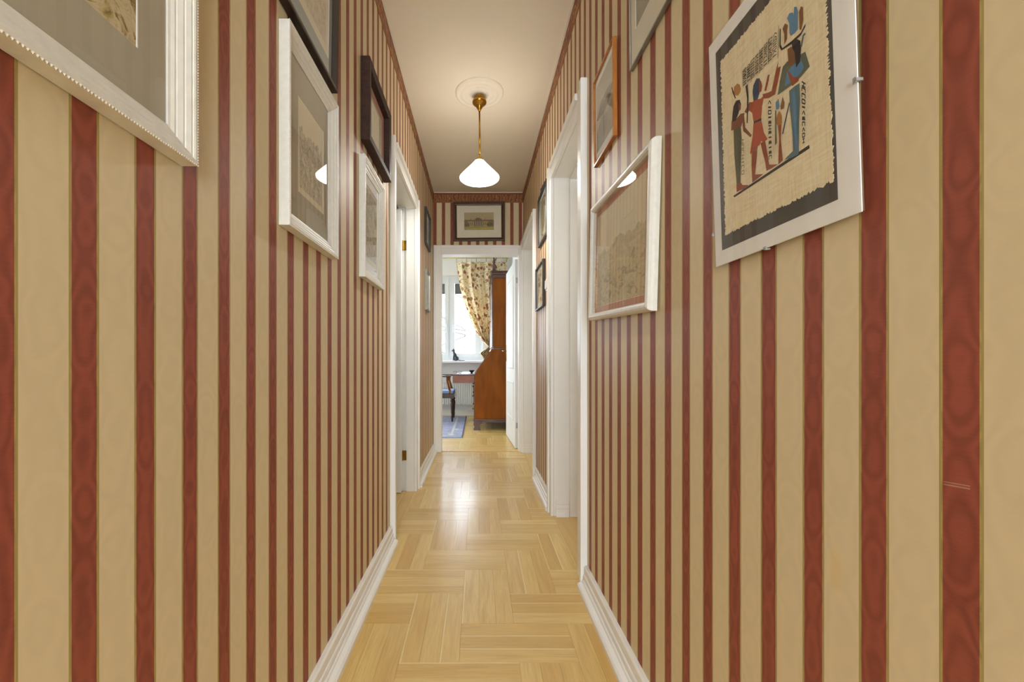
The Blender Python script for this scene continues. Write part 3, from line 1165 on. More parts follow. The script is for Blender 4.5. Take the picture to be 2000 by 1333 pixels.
FW = simple('chalky_white_frame', S(224, 219, 206), .45, var=.05, scale=60, bmp=.05)
MGREY = simple('grey_mount', S(182, 174, 152), .85, var=.03)
MGREY2 = simple('blue_grey_mount', S(168, 172, 168), .85, var=.03)
MPALE = simple('pale_mount', S(228, 220, 198), .85, var=.02)
MPINK = simple('terracotta_mount', S(214, 160, 134), .85, var=.03)
MWHITE = simple('white_mount', S(248, 247, 242), .85, var=.02)
DARKBR = wood('dark_brown_wood', S(48, 32, 26), S(72, 50, 40), (20, 20, 60), .6, 0, .2)
BLACKBR = wood('black_brown_wood', S(30, 20, 14), S(48, 32, 22), (20, 20, 60), .45)
HONEY = wood('honey_wood', S(150, 88, 34), S(190, 120, 52), (60, 60, 8), .35)
WALN = wood('walnut_frame', S(58, 34, 16), S(86, 52, 24), (20, 60, 20), .35)
SILVER = simple('silvered_frame', S(150, 146, 136), .35, .7, .12, 60)
ANTHR = simple('dark_grey_frame', S(66, 62, 58), .4, .2, .1, 60)
PAPER = S(232, 220, 190)
INK = S(84, 72, 62)

SCOOP = [(0, 0), (0, .0235), (.0015, .0258), (.006, .0262), (.0085, .0250), (.0095, .0236), (.0120, .0236), (.0185, .0200), (.0195, .0186), (.0220, .0184),
         (.0290, .0146), (.0300, .0134), (.0330, .0130), (.0375, .0104), (.041, .0095), (.041, .001)]
picture('framed_picture', 'L', .02, .64, 1.268, 1.86, SCOOP, FW, MGREY, (.11, .091, .117, .12),
        blotch_mat('floral_watercolour', [(.30, S(92, 78, 40)), (.42, S(150, 122, 60)), (.50, S(216, 202, 168)), (.62, S(190, 168, 112)), (.72, S(120, 106, 56))], 7, 7, 2.5),
        'large white fluted frame with grey mount, nearest on the left wall', bead=.0019)
picture('framed_picture', 'L', .951, 1.285, 1.278, 1.755, SCOOP, FW, MGREY, (.090, .075, .115, .12),
        etching_mat('street_etching', PAPER, INK, .70, .75),
        'white fluted frame with grey mount and small street etching', bead=.0019)
picture('framed_picture', 'L', 1.589, 1.918, 1.285, 1.76, SCOOP, FW, MWHITE, (.075, .065, .08, .08),
        etching_mat('tree_etching', S(206, 192, 160), S(78, 66, 52), .95, .9, 7, 12),
        'white fluted frame with brownish print beside the left door casing', bead=.0019)
FLAT = [(0, 0), (0, .020), (.002, .022), (.012, .020), (.016, .012), (.018, .008), (.018, .001)]
picture('framed_picture', 'L', .86, 1.29, 1.80, 2.36, FLAT, BLACKBR, MGREY2, (.045, .045, .078, .07),
        etching_mat('pale_drawing', S(230, 218, 190), S(150, 120, 96), .55, .5, 6, 9),
        'black-brown frame with blue-grey mount, above the white street etching', lean=.9)
DEEP = [(0, 0), (0, .034), (.002, .036), (.004, .036), (.030, .0335), (.033, .031), (.034, .010), (.034, .001)]
picture('framed_picture', 'L', 1.6165, 2.017, 1.83, 2.16, DEEP, DARKBR, MPINK, (.10, .085, .08, .075),
        blotch_mat('faded_drawing', [(.3, S(190, 176, 140)), (.5, S(206, 194, 162)), (.7, S(176, 160, 126))], 4, 4),
        'deep dark brown box frame with pinkish mount beside the left door')
SLIM = [(0, 0), (0, .018), (.002, .020), (.012, .019), (.014, .010), (.014, .001)]
picture('framed_picture', 'L', 3.53, 3.85, 1.96, 2.275, SLIM, ANTHR, MGREY2, (.06, .06, .06, .06),
        blotch_mat('grey_photograph', [(.3, S(80, 76, 70)), (.5, S(126, 120, 110)), (.7, S(160, 154, 140))], 4, 4),
        'small dark grey frame with grey photograph, upper one past the left door')
picture('framed_picture', 'L', 3.56, 3.79, 1.39, 1.742, SLIM, SILVER, MPALE, (.05, .05, .06, .06),
        blotch_mat('pale_photograph', [(.3, S(130, 118, 96)), (.5, S(176, 164, 138)), (.7, S(200, 190, 166))], 4, 4),
        'small silvery frame with pale print, lower one past the left door')

# right wall
ROUND = [(0, 0), (0, .010), (.001, .017), (.005, .0235), (.011, .0262), (.017, .0262), (.022, .023), (.026, .016), (.027, .009), (.027, .001)]
picture('framed_picture', 'R', 1.05, 1.62, 1.103, 1.540, ROUND, FW, MPINK, (.045, .070, .05, .05), landscape_mat('mountain_engraving'),
        'white round-edged frame with terracotta mount and mountain landscape', roll=2.6, lean=-.45, glass_y=.018)
THIN = [(0, 0), (0, .012), (.001, .0135), (.007, .0135), (.008, .010), (.009, .008), (.009, .001)]


def photo_polys():
    c = lambda *a: S(*a)
    p = [(c(190, 184, 168), [(0, 0), (1, 0), (1, 1), (0, 1)]),
         (c(150, 144, 130), [(0, .0), (.5, .0), (.72, .33), (.3, .42), (0, .30)]),
         (c(172, 160, 140), [(.45, .0), (1, .0), (1, .44), (.75, .36)]),
         (c(104, 98, 88), [(0, .50), (.12, .56), (.40, .60), (.70, .59), (1, .62), (.97, .53), (.72, .47), (.52, .42), (.36, .43), (.12, .46)]),
         (c(130, 122, 108), [(.10, .58), (.30, .66), (.62, .67), (.90, .63), (.70, .58)]),
         (c(84, 78, 70), [(.42, .43), (.47, .43), (.47, .10), (.43, .10)]),
         (c(120, 112, 98), [(.20, .46), (.32, .46), (.40, .54), (.24, .54)]),
         (c(120, 112, 98), [(.56, .47), (.68, .48), (.74, .56), (.58, .55)])]
    for k in range(9):
        x = .06 + k * .1
        p.append((c(74, 68, 60), [(x, .475), (x + .012, .475), (.5 + (x - .5) * .6 + .006, .57), (.5 + (x - .5) * .6, .57)]))
    return p


picture('framed_picture', 'R', 1.362, 1.597, 1.708, 2.037, THIN, HONEY, MWHITE, (.016, .022, .045, .03), None,
        'honey-coloured thin wooden frame with grey photograph above the mountain landscape', lean=.5, art_mesh=photo_polys())
METAL = [(0, 0), (0, .010), (.001, .011), (.004, .011), (.005, .008), (.005, .001)]
picture('framed_picture', 'R', .80, 1.226, 1.824, 2.40, METAL, SILVER, MPALE, (.040, .045, .096, .09),
        blotch_mat('grey_green_print', [(.3, S(136, 132, 114)), (.5, S(156, 152, 132)), (.7, S(172, 166, 146))], 2.5, 2.5),
        'thin silver frame with pale mount, cut off at the top of the right wall', lean=.6)


def oval_polys():
    p = [(S(206, 196, 168), [(0, 0), (1, 0), (1, 1), (0, 1)])]
    for r, c in ((.46, S(110, 96, 70)), (.43, S(196, 184, 150)), (.36, S(150, 138, 108))):
        p.append((c, [(.5 + r * math.cos(2 * PI * i / 28), .5 + r * math.sin(2 * PI * i / 28)) for i in range(28)]))
    p.append((S(96, 82, 66), [(.40, .22), (.60, .22), (.58, .50), (.54, .66), (.46, .66), (.42, .50)]))
    return p


orn = picture('framed_picture', 'R', 2.69, 3.07, 1.79, 2.145, SLIM, ANTHR, MPALE, (.03, .03, .03, .03), None,
              'dark frame with oval portrait and curled crest, beside the deep right doorway', art_mesh=oval_polys())
bm = bmesh.new()
for s in (-1, 1):
    pts = [(s * (.02 + .10 * t + .0), -.012, .355 + .018 * math.sin(t * PI) + .012 * math.sin(t * 9)) for t in [k / 12 for k in range(13)]]
    tube(bm, pts, [.006 - .004 * k / 12 for k in range(13)], 6)
lathe(bm, [(0, 0), (.012, .004), (.014, .014), (.006, .026), (0, .034)], 10, (0, -.012, .350))
obj('crest', bm, ANTHR, orn, local=True, smooth=True)
picture('framed_picture', 'R', 2.83, 3.19, 1.332, 1.655, SLIM, ANTHR, MPALE, (.05, .05, .05, .05),
        blotch_mat('flower_print', [(.3, S(120, 90, 66)), (.45, S(176, 150, 112)), (.6, S(206, 192, 158)), (.75, S(160, 112, 84))], 6, 6),
        'dark grey frame with small flower print left of the light switch')

# end wall: watercolour of a colonnaded house
def house_polys():
    c = S
    p = [(c(200, 182, 140), [(0, 0), (1, 0), (1, 1), (0, 1)]),
         (c(186, 170, 128), [(0, .58), (1, .58), (1, 1), (0, 1)]),
         (c(164, 150, 74), [(0, 0), (1, 0), (1, .22), (0, .20)]),
         (c(190, 172, 84), [(.05, .02), (.95, .05), (1, .14), (.6, .12), (.1, .08)]),
         (c(118, 104, 62), [(0, .18), (.14, .20), (.13, .50), (.08, .60), (0, .58)]),
         (c(128, 112, 58), [(.80, .18), (1, .20), (1, .56), (.92, .60), (.80, .52)]),
         (c(176, 154, 92), [(.13, .18), (.80, .18), (.80, .50), (.13, .50)]),
         (c(122, 96, 70), [(.02, .50), (.98, .50), (.94, .59), (.60, .58), (.56, .62), (.40, .62), (.36, .58), (.06, .58)]),
         (c(112, 88, 66), [(.32, .60), (.62, .60), (.47, .70)]),
         (c(96, 82, 66), [(.30, .20), (.64, .20), (.64, .50), (.30, .50)])]
    for k in range(6):
        x = .315 + k * .058
        p.append((c(206, 190, 144), [(x, .20), (x + .018, .20), (x + .018, .50), (x, .50)]))
    for k in range(3):
        for x0 in (.155, .655):
            x = x0 + k * .05
            p.append((c(104, 92, 66), [(x, .28), (x + .02, .28), (x + .02, .42), (x, .42)]))
    for x, y in ((.12, .2), (.82, .22), (.06, .22), (.9, .24)):
        p.append((c(92, 88, 48), [(x - .05, y), (x + .05, y), (x + .06, y + .12), (x, y + .2), (x - .06, y + .11)]))
    for x, y in ((.22, .62), (.42, .70), (.5, .70), (.70, .63)):
        p.append((c(130, 112, 84), [(x - .012, y - .06), (x + .012, y - .06), (x + .01, y + .04), (x - .01, y + .04)]))
    return p


BOLD = [(0, 0), (0, .022), (.003, .026), (.014, .026), (.020, .022), (.028, .018), (.034, .016), (.036, .010), (.036, .001)]
picture('framed_picture', 'F', -.254, .275, 2.177, 2.575, BOLD, WALN, MPALE, (.112, .112, .115, .105), None,
        'walnut frame with watercolour of a colonnaded house above the end door', art_mesh=house_polys(), lean=2.6, roll=-.5)

# ---------------------------------------------------------------- papyrus in a clip frame
PC = {'k': S(52, 44, 34), 'g': S(96, 96, 66), 'b': S(140, 88, 56), 'd': S(52, 42, 44), 'o': S(184, 124, 62), 'r': S(158, 84, 54), 'r2': S(186, 88, 52),
      'u': S(66, 82, 104), 'l': S(106, 112, 92), 'bl': S(96, 142, 178), 't': S(98, 122, 132), 'ob': S(138, 96, 56)}
FIG = [
('k',[(0.206,0.268),(0.761,0.277),(0.763,0.265),(0.216,0.259)]),
('g',[(0.228,0.536),(0.258,0.530),(0.294,0.525),(0.298,0.474),(0.275,0.302),(0.241,0.303),(0.228,0.431)]),
('b',[(0.212,0.577),(0.261,0.570),(0.296,0.574),(0.329,0.563),(0.314,0.542),(0.299,0.523),(0.230,0.535),(0.206,0.541)]),
('d',[(0.235,0.631),(0.260,0.643),(0.291,0.633),(0.303,0.608),(0.291,0.598),(0.276,0.582),(0.250,0.565),(0.216,0.574),(0.224,0.604)]),
('b',[(0.280,0.626),(0.300,0.608),(0.299,0.591),(0.280,0.590)]),
('o',[(0.275,0.706),(0.296,0.692),(0.306,0.671),(0.300,0.659),(0.279,0.655),(0.252,0.668),(0.240,0.688),(0.247,0.705)]),
('k',[(0.222,0.715),(0.229,0.713),(0.240,0.687),(0.261,0.652),(0.251,0.656),(0.232,0.687)]),
('b',[(0.305,0.567),(0.325,0.555),(0.332,0.504),(0.382,0.455),(0.372,0.450),(0.313,0.498)]),
('r',[(0.238,0.307),(0.279,0.301),(0.294,0.287),(0.343,0.273),(0.326,0.267),(0.238,0.275)]),
('u',[(0.400,0.613),(0.408,0.636),(0.433,0.649),(0.456,0.640),(0.467,0.622),(0.457,0.610),(0.455,0.587),(0.432,0.563),(0.406,0.573)]),
('r',[(0.453,0.635),(0.469,0.621),(0.475,0.601),(0.467,0.585),(0.450,0.588)]),
('r2',[(0.362,0.576),(0.406,0.577),(0.465,0.560),(0.490,0.564),(0.470,0.529),(0.459,0.482),(0.402,0.492),(0.393,0.536),(0.367,0.559)]),
('r',[(0.475,0.571),(0.516,0.558),(0.541,0.553),(0.567,0.596),(0.579,0.617),(0.593,0.635),(0.587,0.613),(0.608,0.608),(0.598,0.586),(0.565,0.530),(0.522,0.536),(0.485,0.550)]),
('r',[(0.489,0.577),(0.518,0.621),(0.532,0.617),(0.524,0.600),(0.504,0.571)]),
('r',[(0.403,0.573),(0.395,0.556),(0.348,0.555),(0.329,0.567),(0.372,0.587)]),
('r2',[(0.400,0.493),(0.461,0.481),(0.476,0.429),(0.501,0.394),(0.474,0.393),(0.454,0.405),(0.441,0.394),(0.393,0.399),(0.372,0.383),(0.365,0.393),(0.390,0.445)]),
('d',[(0.403,0.499),(0.462,0.488),(0.461,0.480),(0.402,0.491)]),
('r',[(0.381,0.401),(0.427,0.396),(0.413,0.342),(0.400,0.296),(0.462,0.278),(0.415,0.274),(0.376,0.272),(0.374,0.338)]),
('r',[(0.449,0.399),(0.483,0.395),(0.497,0.342),(0.506,0.298),(0.569,0.279),(0.524,0.279),(0.486,0.282),(0.480,0.314)]),
('l',[(0.581,0.519),(0.596,0.555),(0.621,0.600),(0.649,0.603),(0.758,0.579),(0.779,0.521),(0.728,0.512),(0.672,0.512)]),
('bl',[(0.629,0.528),(0.645,0.568),(0.676,0.574),(0.731,0.571),(0.747,0.533),(0.715,0.524),(0.673,0.523)]),
('t',[(0.656,0.500),(0.690,0.500),(0.719,0.496),(0.719,0.440),(0.710,0.378),(0.702,0.277),(0.668,0.279),(0.667,0.355),(0.656,0.448)]),
('bl',[(0.675,0.486),(0.687,0.485),(0.695,0.426),(0.691,0.294),(0.682,0.292),(0.678,0.381)]),
('t',[(0.669,0.291),(0.704,0.281),(0.699,0.268),(0.661,0.271),(0.613,0.279),(0.628,0.285)]),
('d',[(0.681,0.649),(0.709,0.648),(0.731,0.630),(0.735,0.604),(0.727,0.563),(0.703,0.555),(0.698,0.593),(0.684,0.621)]),
('ob',[(0.654,0.643),(0.678,0.640),(0.697,0.609),(0.699,0.582),(0.684,0.572),(0.661,0.576),(0.657,0.599)]),
('r',[(0.647,0.578),(0.685,0.533),(0.717,0.515),(0.714,0.506),(0.676,0.507),(0.664,0.528)]),
('bl',[(0.658,0.747),(0.673,0.754),(0.692,0.746),(0.699,0.733),(0.703,0.757),(0.717,0.750),(0.724,0.731),(0.720,0.673),(0.701,0.671),(0.678,0.676),(0.670,0.688),(0.670,0.722)]),
('ob',[(0.629,0.727),(0.643,0.737),(0.662,0.721),(0.656,0.704),(0.654,0.679),(0.636,0.668),(0.638,0.704)]),
('ob',[(0.730,0.725),(0.742,0.736),(0.753,0.726),(0.753,0.684),(0.739,0.660),(0.730,0.667)]),
('k',[(0.610,0.738),(0.616,0.735),(0.612,0.681),(0.623,0.663),(0.681,0.656),(0.736,0.653),(0.765,0.667),(0.763,0.658),(0.736,0.645),(0.681,0.646),(0.615,0.660),(0.604,0.680)]),
('t',[(0.734,0.610),(0.746,0.640),(0.760,0.640),(0.763,0.632),(0.753,0.633),(0.740,0.604)]),
('u',[(0.602,0.374),(0.651,0.460),(0.659,0.459),(0.610,0.371)]),
('d',[(0.347,0.661),(0.365,0.662),(0.368,0.609),(0.354,0.513),(0.346,0.516),(0.356,0.609)]),
('bl',[(0.567,0.499),(0.587,0.505),(0.592,0.475),(0.586,0.468),(0.569,0.473)]),
('ob',[(0.598,0.473),(0.614,0.499),(0.626,0.473),(0.620,0.456),(0.600,0.460)]),
('o',[(0.568,0.445),(0.589,0.461),(0.606,0.436),(0.605,0.411),(0.584,0.406),(0.568,0.423)]),
('r',[(0.578,0.411),(0.602,0.409),(0.593,0.362),(0.602,0.281),(0.571,0.277),(0.583,0.366)]),
('l',[(0.561,0.473),(0.569,0.472),(0.567,0.355),(0.553,0.352)]),
]
GLY = {'top': [(0.328, 0.731), (0.603, 0.739), (0.594, 0.653), (0.326, 0.668)], 'c1': [(0.737, 0.497), (0.765, 0.472), (0.749, 0.288), (0.733, 0.288)],
       'c2': [(0.522, 0.529), (0.551, 0.516), (0.543, 0.306), (0.517, 0.309)], 'c3': [(0.306, 0.468), (0.336, 0.457), (0.33, 0.319), (0.3, 0.322)]}


def bil(q, s, t):
    a, b, c, d = q      # top-left, top-right, bottom-right, bottom-left
    return ((1 - t) * ((1 - s) * a[0] + s * b[0]) + t * ((1 - s) * d[0] + s * c[0]), (1 - t) * ((1 - s) * a[1] + s * b[1]) + t * ((1 - s) * d[1] + s * c[1]))


def glyphs(rnd):
    out = []
    for key, ncol, nrow in (('top', 8, 7), ('c1', 1, 11), ('c2', 1, 12), ('c3', 1, 7)):
        q = GLY[key]
        ink = PC['k'] if key != 'c3' else S(150, 132, 98)

        def stroke(s0, t0, s1, t1, w):
            (ax, ay), (bx, by) = bil(q, s0, t0), bil(q, s1, t1)
            dx, dy = bx - ax, by - ay
            ln = math.hypot(dx, dy) or 1
            nx, ny = -dy / ln * w, dx / ln * w
            out.append((ink, [(ax + nx, ay + ny), (bx + nx, by + ny), (bx - nx, by - ny), (ax - nx, ay - ny)]))
        if ncol > 1:
            for c in range(ncol + 1):
                if c % 2 == 0:
                    stroke(c / ncol, -.02 * c, c / ncol, 1 + .06 * (c % 3), .0012)
        for c in range(ncol):
            for r in range(nrow):
                s0, s1 = (c + .14) / ncol, (c + .86) / ncol
                t0, t1 = (r + .12) / nrow, (r + .80) / nrow
                kind = rnd.randrange(6)
                w = .0014 if ncol > 1 else .0020
                if kind == 0:
                    stroke(s0, (t0 + t1) / 2, s1, (t0 + t1) / 2, w * 1.3)
                elif kind == 1:
                    stroke(s0, t0, s0, t1, w)
                    stroke(s1, t0, s1, t1, w)
                    stroke(s0, t0, s1, t0, w)
                    stroke(s0, t1, s1, t1, w)
                elif kind == 2:
                    m = (s0 + s1) / 2
                    stroke(s0, t1, m, t0, w)
                    stroke(m, t0, s1, t1, w)
                elif kind == 3:
                    for k in range(3):
                        a, b = s0 + (s1 - s0) * k / 3, s0 + (s1 - s0) * (k + 1) / 3
                        stroke(a, t1, (a + b) / 2, t0, w)
                        stroke((a + b) / 2, t0, b, t1, w)
                elif kind == 4:
                    stroke(s0, t0, s1, t0, w)
                    stroke((s0 + s1) / 2, t0, (s0 + s1) / 2, t1, w)
                    stroke(s0, t1, s1, t1, w)
                else:
                    stroke(s0, t0, s1, t0, w)
                    stroke(s1, t0, s1, t1, w)
                    stroke(s0, t0, s0, t1, w)
    return out


def papyrus():
    a0, a1, z0, z1 = .4853, .784, 1.142, 1.562
    root = place_root('clip_frame', 'R', a0, a1, z0, 1.9, 0)
    root.location += Vector((-.0035, 0, 0))
    tag(root, 'frameless clip frame holding an Egyptian papyrus painting, nearest on the right wall', 'picture')
    w, h = a1 - a0, z1 - z0
    hw = w / 2
    obj('backing_board', newbox(-hw + .002, hw - .002, -.0035, 0, .002, h - .002), BACK, root, local=True)
    obj('mount', newbox(-hw + .0005, hw - .0005, -.0048, -.0036, .0005, h - .0005), MWHITE, root, local=True)
    rnd = random.Random(7)
    X = lambda u: -hw + u * w
    bm = bmesh.new()
    box(bm, X(.075), X(.895), -.0053, -.0049, .064 * h, .934 * h)
    obj('black_card', bm, simple('black_card', S(84, 80, 74), .8, var=.05), root, local=True)
    # torn papyrus sheet
    pts = []

    def edge(u0, v0, u1, v1, n, amp):
        for k in range(n):
            t = k / n
            du, dv = u1 - u0, v1 - v0
            ln = math.hypot(du, dv)
            j = rnd.uniform(-amp, amp) + (rnd.uniform(0, amp * 1.2) if k % 2 else 0)
            pts.append((u0 + du * t - dv / ln * j, v0 + dv * t + du / ln * j * .7))
    edge(.115, .123, .885, .123, 130, .006)
    edge(.885, .123, .868, .872, 150, .006)
    edge(.868, .872, .122, .872, 130, .006)
    edge(.122, .872, .115, .123, 150, .006)
    bm = bmesh.new()
    prism(bm, [(X(u), v * h) for u, v in pts], lambda u, v, d: (u, d, v), -.0054, -.0058)
    m, nt, b = _mat('papyrus_sheet')
    v1 = coords(nt, 'Object', (30, 1, 300))
    v2 = coords(nt, 'Object', (300, 1, 30))
    f = mth(nt, 'MULTIPLY', mth(nt, 'ADD', noise(nt, v1, 1, 3), noise(nt, v2, 1, 3)), .5)
    nt.links.new(ramp(nt, f, [(.36, S(232, 212, 168)), (.64, S(250, 238, 204))]), b.inputs['Base Color'])
    b.inputs['Roughness'].default_value = .85
    sheet = obj('papyrus_sheet', bm, m, root, local=True)
    polys = [(PC[c], p) for c, p in FIG] + glyphs(rnd)
    obj('painting', print_mesh('painting', polys, -hw, hw, 0, h, -.0060), PRINT, sheet, local=True)
    bm = bmesh.new()
    box(bm, -hw, hw, -.0080, -.0066, 0, h)
    bmesh.ops.delete(bm, geom=[f for f in bm.faces if f.calc_center_median().y > -.0068], context='FACES_ONLY')
    obj('glass_pane', bm, GLASS, root, local=True)
    for x, z, dx, dz in ((hw, .37 * h, .0022, .0035), (-.01, 0, .0035, .002), (-hw, .15 * h, .0015, .003), (0, h, .0035, .002)):
        bm = bmesh.new()
        box(bm, x - dx, x + dx, -.0092, -.0082, z - dz, z + dz, .0003)
        if dx < dz:
            box(bm, x + (.0005 if x > 0 else -.003), x + (.003 if x > 0 else -.0005), -.0092, -.001, z - dz * .5, z + dz * .5)
        else:
            box(bm, x - dx * .5, x + dx * .5, -.0092, -.001, z + (.0005 if z > .1 else -.003), z + (.003 if z > .1 else -.0005))
        obj('clip', bm, STEEL, root, local=True)


papyrus()

# ---------------------------------------------------------------- light switch
sw = empty('light_switch', P('R', 2.735, 0, 1.46))
tag(sw, 'white light switch on striped wall beside the deep right doorway', 'light switch')
SWW = simple('white_plastic', S(236, 232, 222), .35, var=.01)
bm = bmesh.new()
sbox(bm, 'R', 2.695, 2.775, 0, .009, 1.42, 1.50, .003)
obj('cover_plate', bm, SWW, sw)
for a in (2.706, 2.7365):
    bm = bmesh.new()
    sbox(bm, 'R', a, a + .0285, .0085, .016, 1.432, 1.488, .002)
    obj('rocker', bm, SWW, sw)

# ================================================================== things in the room beyond
MAHO = wood('mahogany', S(116, 60, 4), S(150, 82, 14), (5, 5, 1.2), .5, 0, .15)
MAHOD = wood('dark_mahogany', S(70, 38, 26), S(104, 62, 46), (8, 8, 8), .35, .2)
WALD = wood('dark_turned_wood', S(40, 24, 14), S(84, 50, 26), (20, 20, 20), .3, .3)

# ---------------------------------------------------------------- bureau with upper cabinet
BX0, BX1, BY0, BY1 = -.05, .52, 5.52, 6.46
bur = empty('bureau_cabinet', ((BX0 + BX1) / 2, (BY0 + BY1) / 2, 0))
tag(bur, 'tall mahogany bureau cabinet with open writing flap, beside the window', 'bureau')
mapxz = lambda u, v, d: (u, d, v)
bm = bmesh.new()
prism(bm, [(BX0, .15), (BX1, .15), (BX1, 1.086), (.19, 1.086), (BX0 + .004, .745)], mapxz, BY0, BY0 + .022)
obj('side_panel', bm, MAHO, bur)
bm = bmesh.new()
prism(bm, [(BX0, .15), (BX1, .15), (BX1, 1.086), (.19, 1.086), (BX0 + .004, .745)], mapxz, BY1 - .022, BY1)
obj('side_panel', bm, MAHO, bur)
obj('back_panel', newbox(BX1 - .012, BX1, BY0 + .0225, BY1 - .0225, .15, 1.086), MAHO, bur)
obj('case_top', newbox(.17, BX1, BY0 + .0225, BY1 - .0225, 1.064, 1.086), MAHO, bur)
obj('writing_deck', newbox(BX0 + .004, BX1 - .013, BY0 + .0225, BY1 - .0225, .715, .735), MAHO, bur)
obj('case_bottom', newbox(BX0, BX1 - .013, BY0 + .0225, BY1 - .0225, .15, .17), MAHO, bur)
# drawers with knobs on the front (facing the chair)
for k, (z0, z1) in enumerate(((.18, .36), (.368, .53), (.538, .625))):
    bm = bmesh.new()
    box(bm, BX0 - .008, BX0 + .35, BY0 + .03, BY1 - .03, z0, z1, .003)
    dr = obj('drawer', bm, MAHOD, bur)
    for y in (BY0 + .16, BY1 - .16):
        bm = bmesh.new()
        lathe(bm, [(0, 0), (.008, .002), (.006, .012), (.014, .018), (.012, .026), (0, .029)], 12)
        bmesh.ops.rotate(bm, verts=bm.verts, cent=(0, 0, 0), matrix=Matrix.Rotation(-PI / 2, 3, 'Y'))
        bmesh.ops.translate(bm, verts=bm.verts, vec=(BX0 - .008, y, (z0 + z1) / 2))
        obj('knob', bm, BRASS, dr, smooth=True)
# pigeonholes behind the flap
bm = bmesh.new()
for y in (BY0 + .2, BY0 + .36, BY0 + .56, BY0 + .74):
    box(bm, .22, BX1 - .02, y, y + .008, .736, 1.06)
box(bm, .22, BX1 - .02, BY0 + .023, BY1 - .023, .90, .908)
obj('pigeonholes', bm, MAHO, bur)
# flap lying on pulled-out supports
bm = bmesh.new()
box(bm, -.350, BX0 + .003, BY0 + .03, BY1 - .03, .7355, .753, .003)
obj('writing_flap', bm, MAHOD, bur)
REDW = wood('reddish_support_wood', S(112, 60, 38), S(142, 84, 58), (3, 8, 8), .4)
for y0 in (BY0 + .032, BY1 - .056):
    bm = bmesh.new()
    box(bm, -.345, BX0 - .001, y0, y0 + .024, .634, .735, .002)
    obj('flap_support', bm, REDW, bur)
# plinth moulding, ogee bracket feet
bm = bmesh.new()
box(bm, BX0 - .014, BX1, BY0 - .012, BY1 + .012, .128, .1495, .006)
box(bm, BX0 - .010, BX1, BY0 - .008, BY1 + .008, .108, .128, .003)
obj('plinth_moulding', bm, MAHOD, bur)
foot = [(0, .108), (.13, .108), (.118, .092), (.094, .084), (.078, .062), (.082, .03), (.086, .012), (.086, 0), (-.004, 0), (-.004, .02), (.010, .045), (-.006, .08)]
for sx, x in ((1, BX0 - .008), (-1, BX1)):
    for y0 in (BY0 - .008, BY1 - .022):
        bm = bmesh.new()
        prism(bm, [(x + sx * u, v) for u, v in foot], mapxz, y0, y0 + .03)
        obj('foot', bm, MAHOD, bur)
# upper cabinet
bm = bmesh.new()
box(bm, .20, BX1, BY0 + .01, BY1 - .01, 1.102, 2.045)
up = obj('upper_case', bm, MAHO, bur)
obj('waist_moulding', newbox(.178, BX1, BY0 - .004, BY1 + .004, 1.0865, 1.1015, .004), MAHOD, bur)
bm = bmesh.new()
box(bm, .193, BX1, BY0 + .003, BY1 - .003, 2.046, 2.095, .004)
box(bm, .182, BX1, BY0 - .008, BY1 + .008, 2.0955, 2.125, .006)
box(bm, .170, BX1, BY0 - .018, BY1 + .018, 2.1255, 2.142, .004)
obj('cornice', bm, MAHOD, bur)
for y0, y1 in ((BY0 + .02, (BY0 + BY1) / 2 - .003), ((BY0 + BY1) / 2 + .003, BY1 - .02)):
    bm = bmesh.new()
    box(bm, .182, .1995, y0, y1, 1.115, 2.035, .003)
    dd = obj('cabinet_door', bm, MAHOD, bur)
    bm = bmesh.new()
    lathe(bm, [(0, 0), (.006, .002), (.005, .010), (.010, .016), (0, .021)], 12)
    bmesh.ops.rotate(bm, verts=bm.verts, cent=(0, 0, 0), matrix=Matrix.Rotation(-PI / 2, 3, 'Y'))
    bmesh.ops.translate(bm, verts=bm.verts, vec=(.182, (y1 - .03) if y0 < BY0 + .1 else (y0 + .03), 1.5))
    obj('knob', bm, BRASS, dd, smooth=True)
# carved crest and scroll brackets on the front edge
bm = bmesh.new()
lathe(bm, [(0, 0), (.030, .0), (.032, .014), (.020, .026), (.034, .052), (.036, .070), (.024, .088), (.014, .104), (.022, .118), (.018, .136), (.008, .160), (.012, .176), (0, .198)], 14, (.212, BY0 + .03, 2.142))
obj('finial', bm, MAHOD, bur, smooth=True)
bm = bmesh.new()
tube(bm, [(.214, BY0 + .03, 2.25), (.226, BY0 + .03, 2.29), (.246, BY0 + .03, 2.318), (.242, BY0 + .03, 2.334)], [.009, .008, .006, .003], 8)
tube(bm, [(.212, BY0 + .03, 2.20), (.245, BY0 + .03, 2.215), (.252, BY0 + .03, 2.19), (.240, BY0 + .03, 2.18)], [.010, .008, .006, .004], 8)
obj('finial_leaf', bm, MAHOD, bur, smooth=True)
for y in (BY0 + .012, BY1 - .03):
    bm = bmesh.new()
    prism(bm, [(.199, 2.09), (.176, 2.085), (.172, 2.05), (.182, 2.01), (.176, 1.97), (.186, 1.93), (.199, 1.90)], mapxz, y, y + .02)
    obj('scroll_bracket', bm, MAHOD, bur)

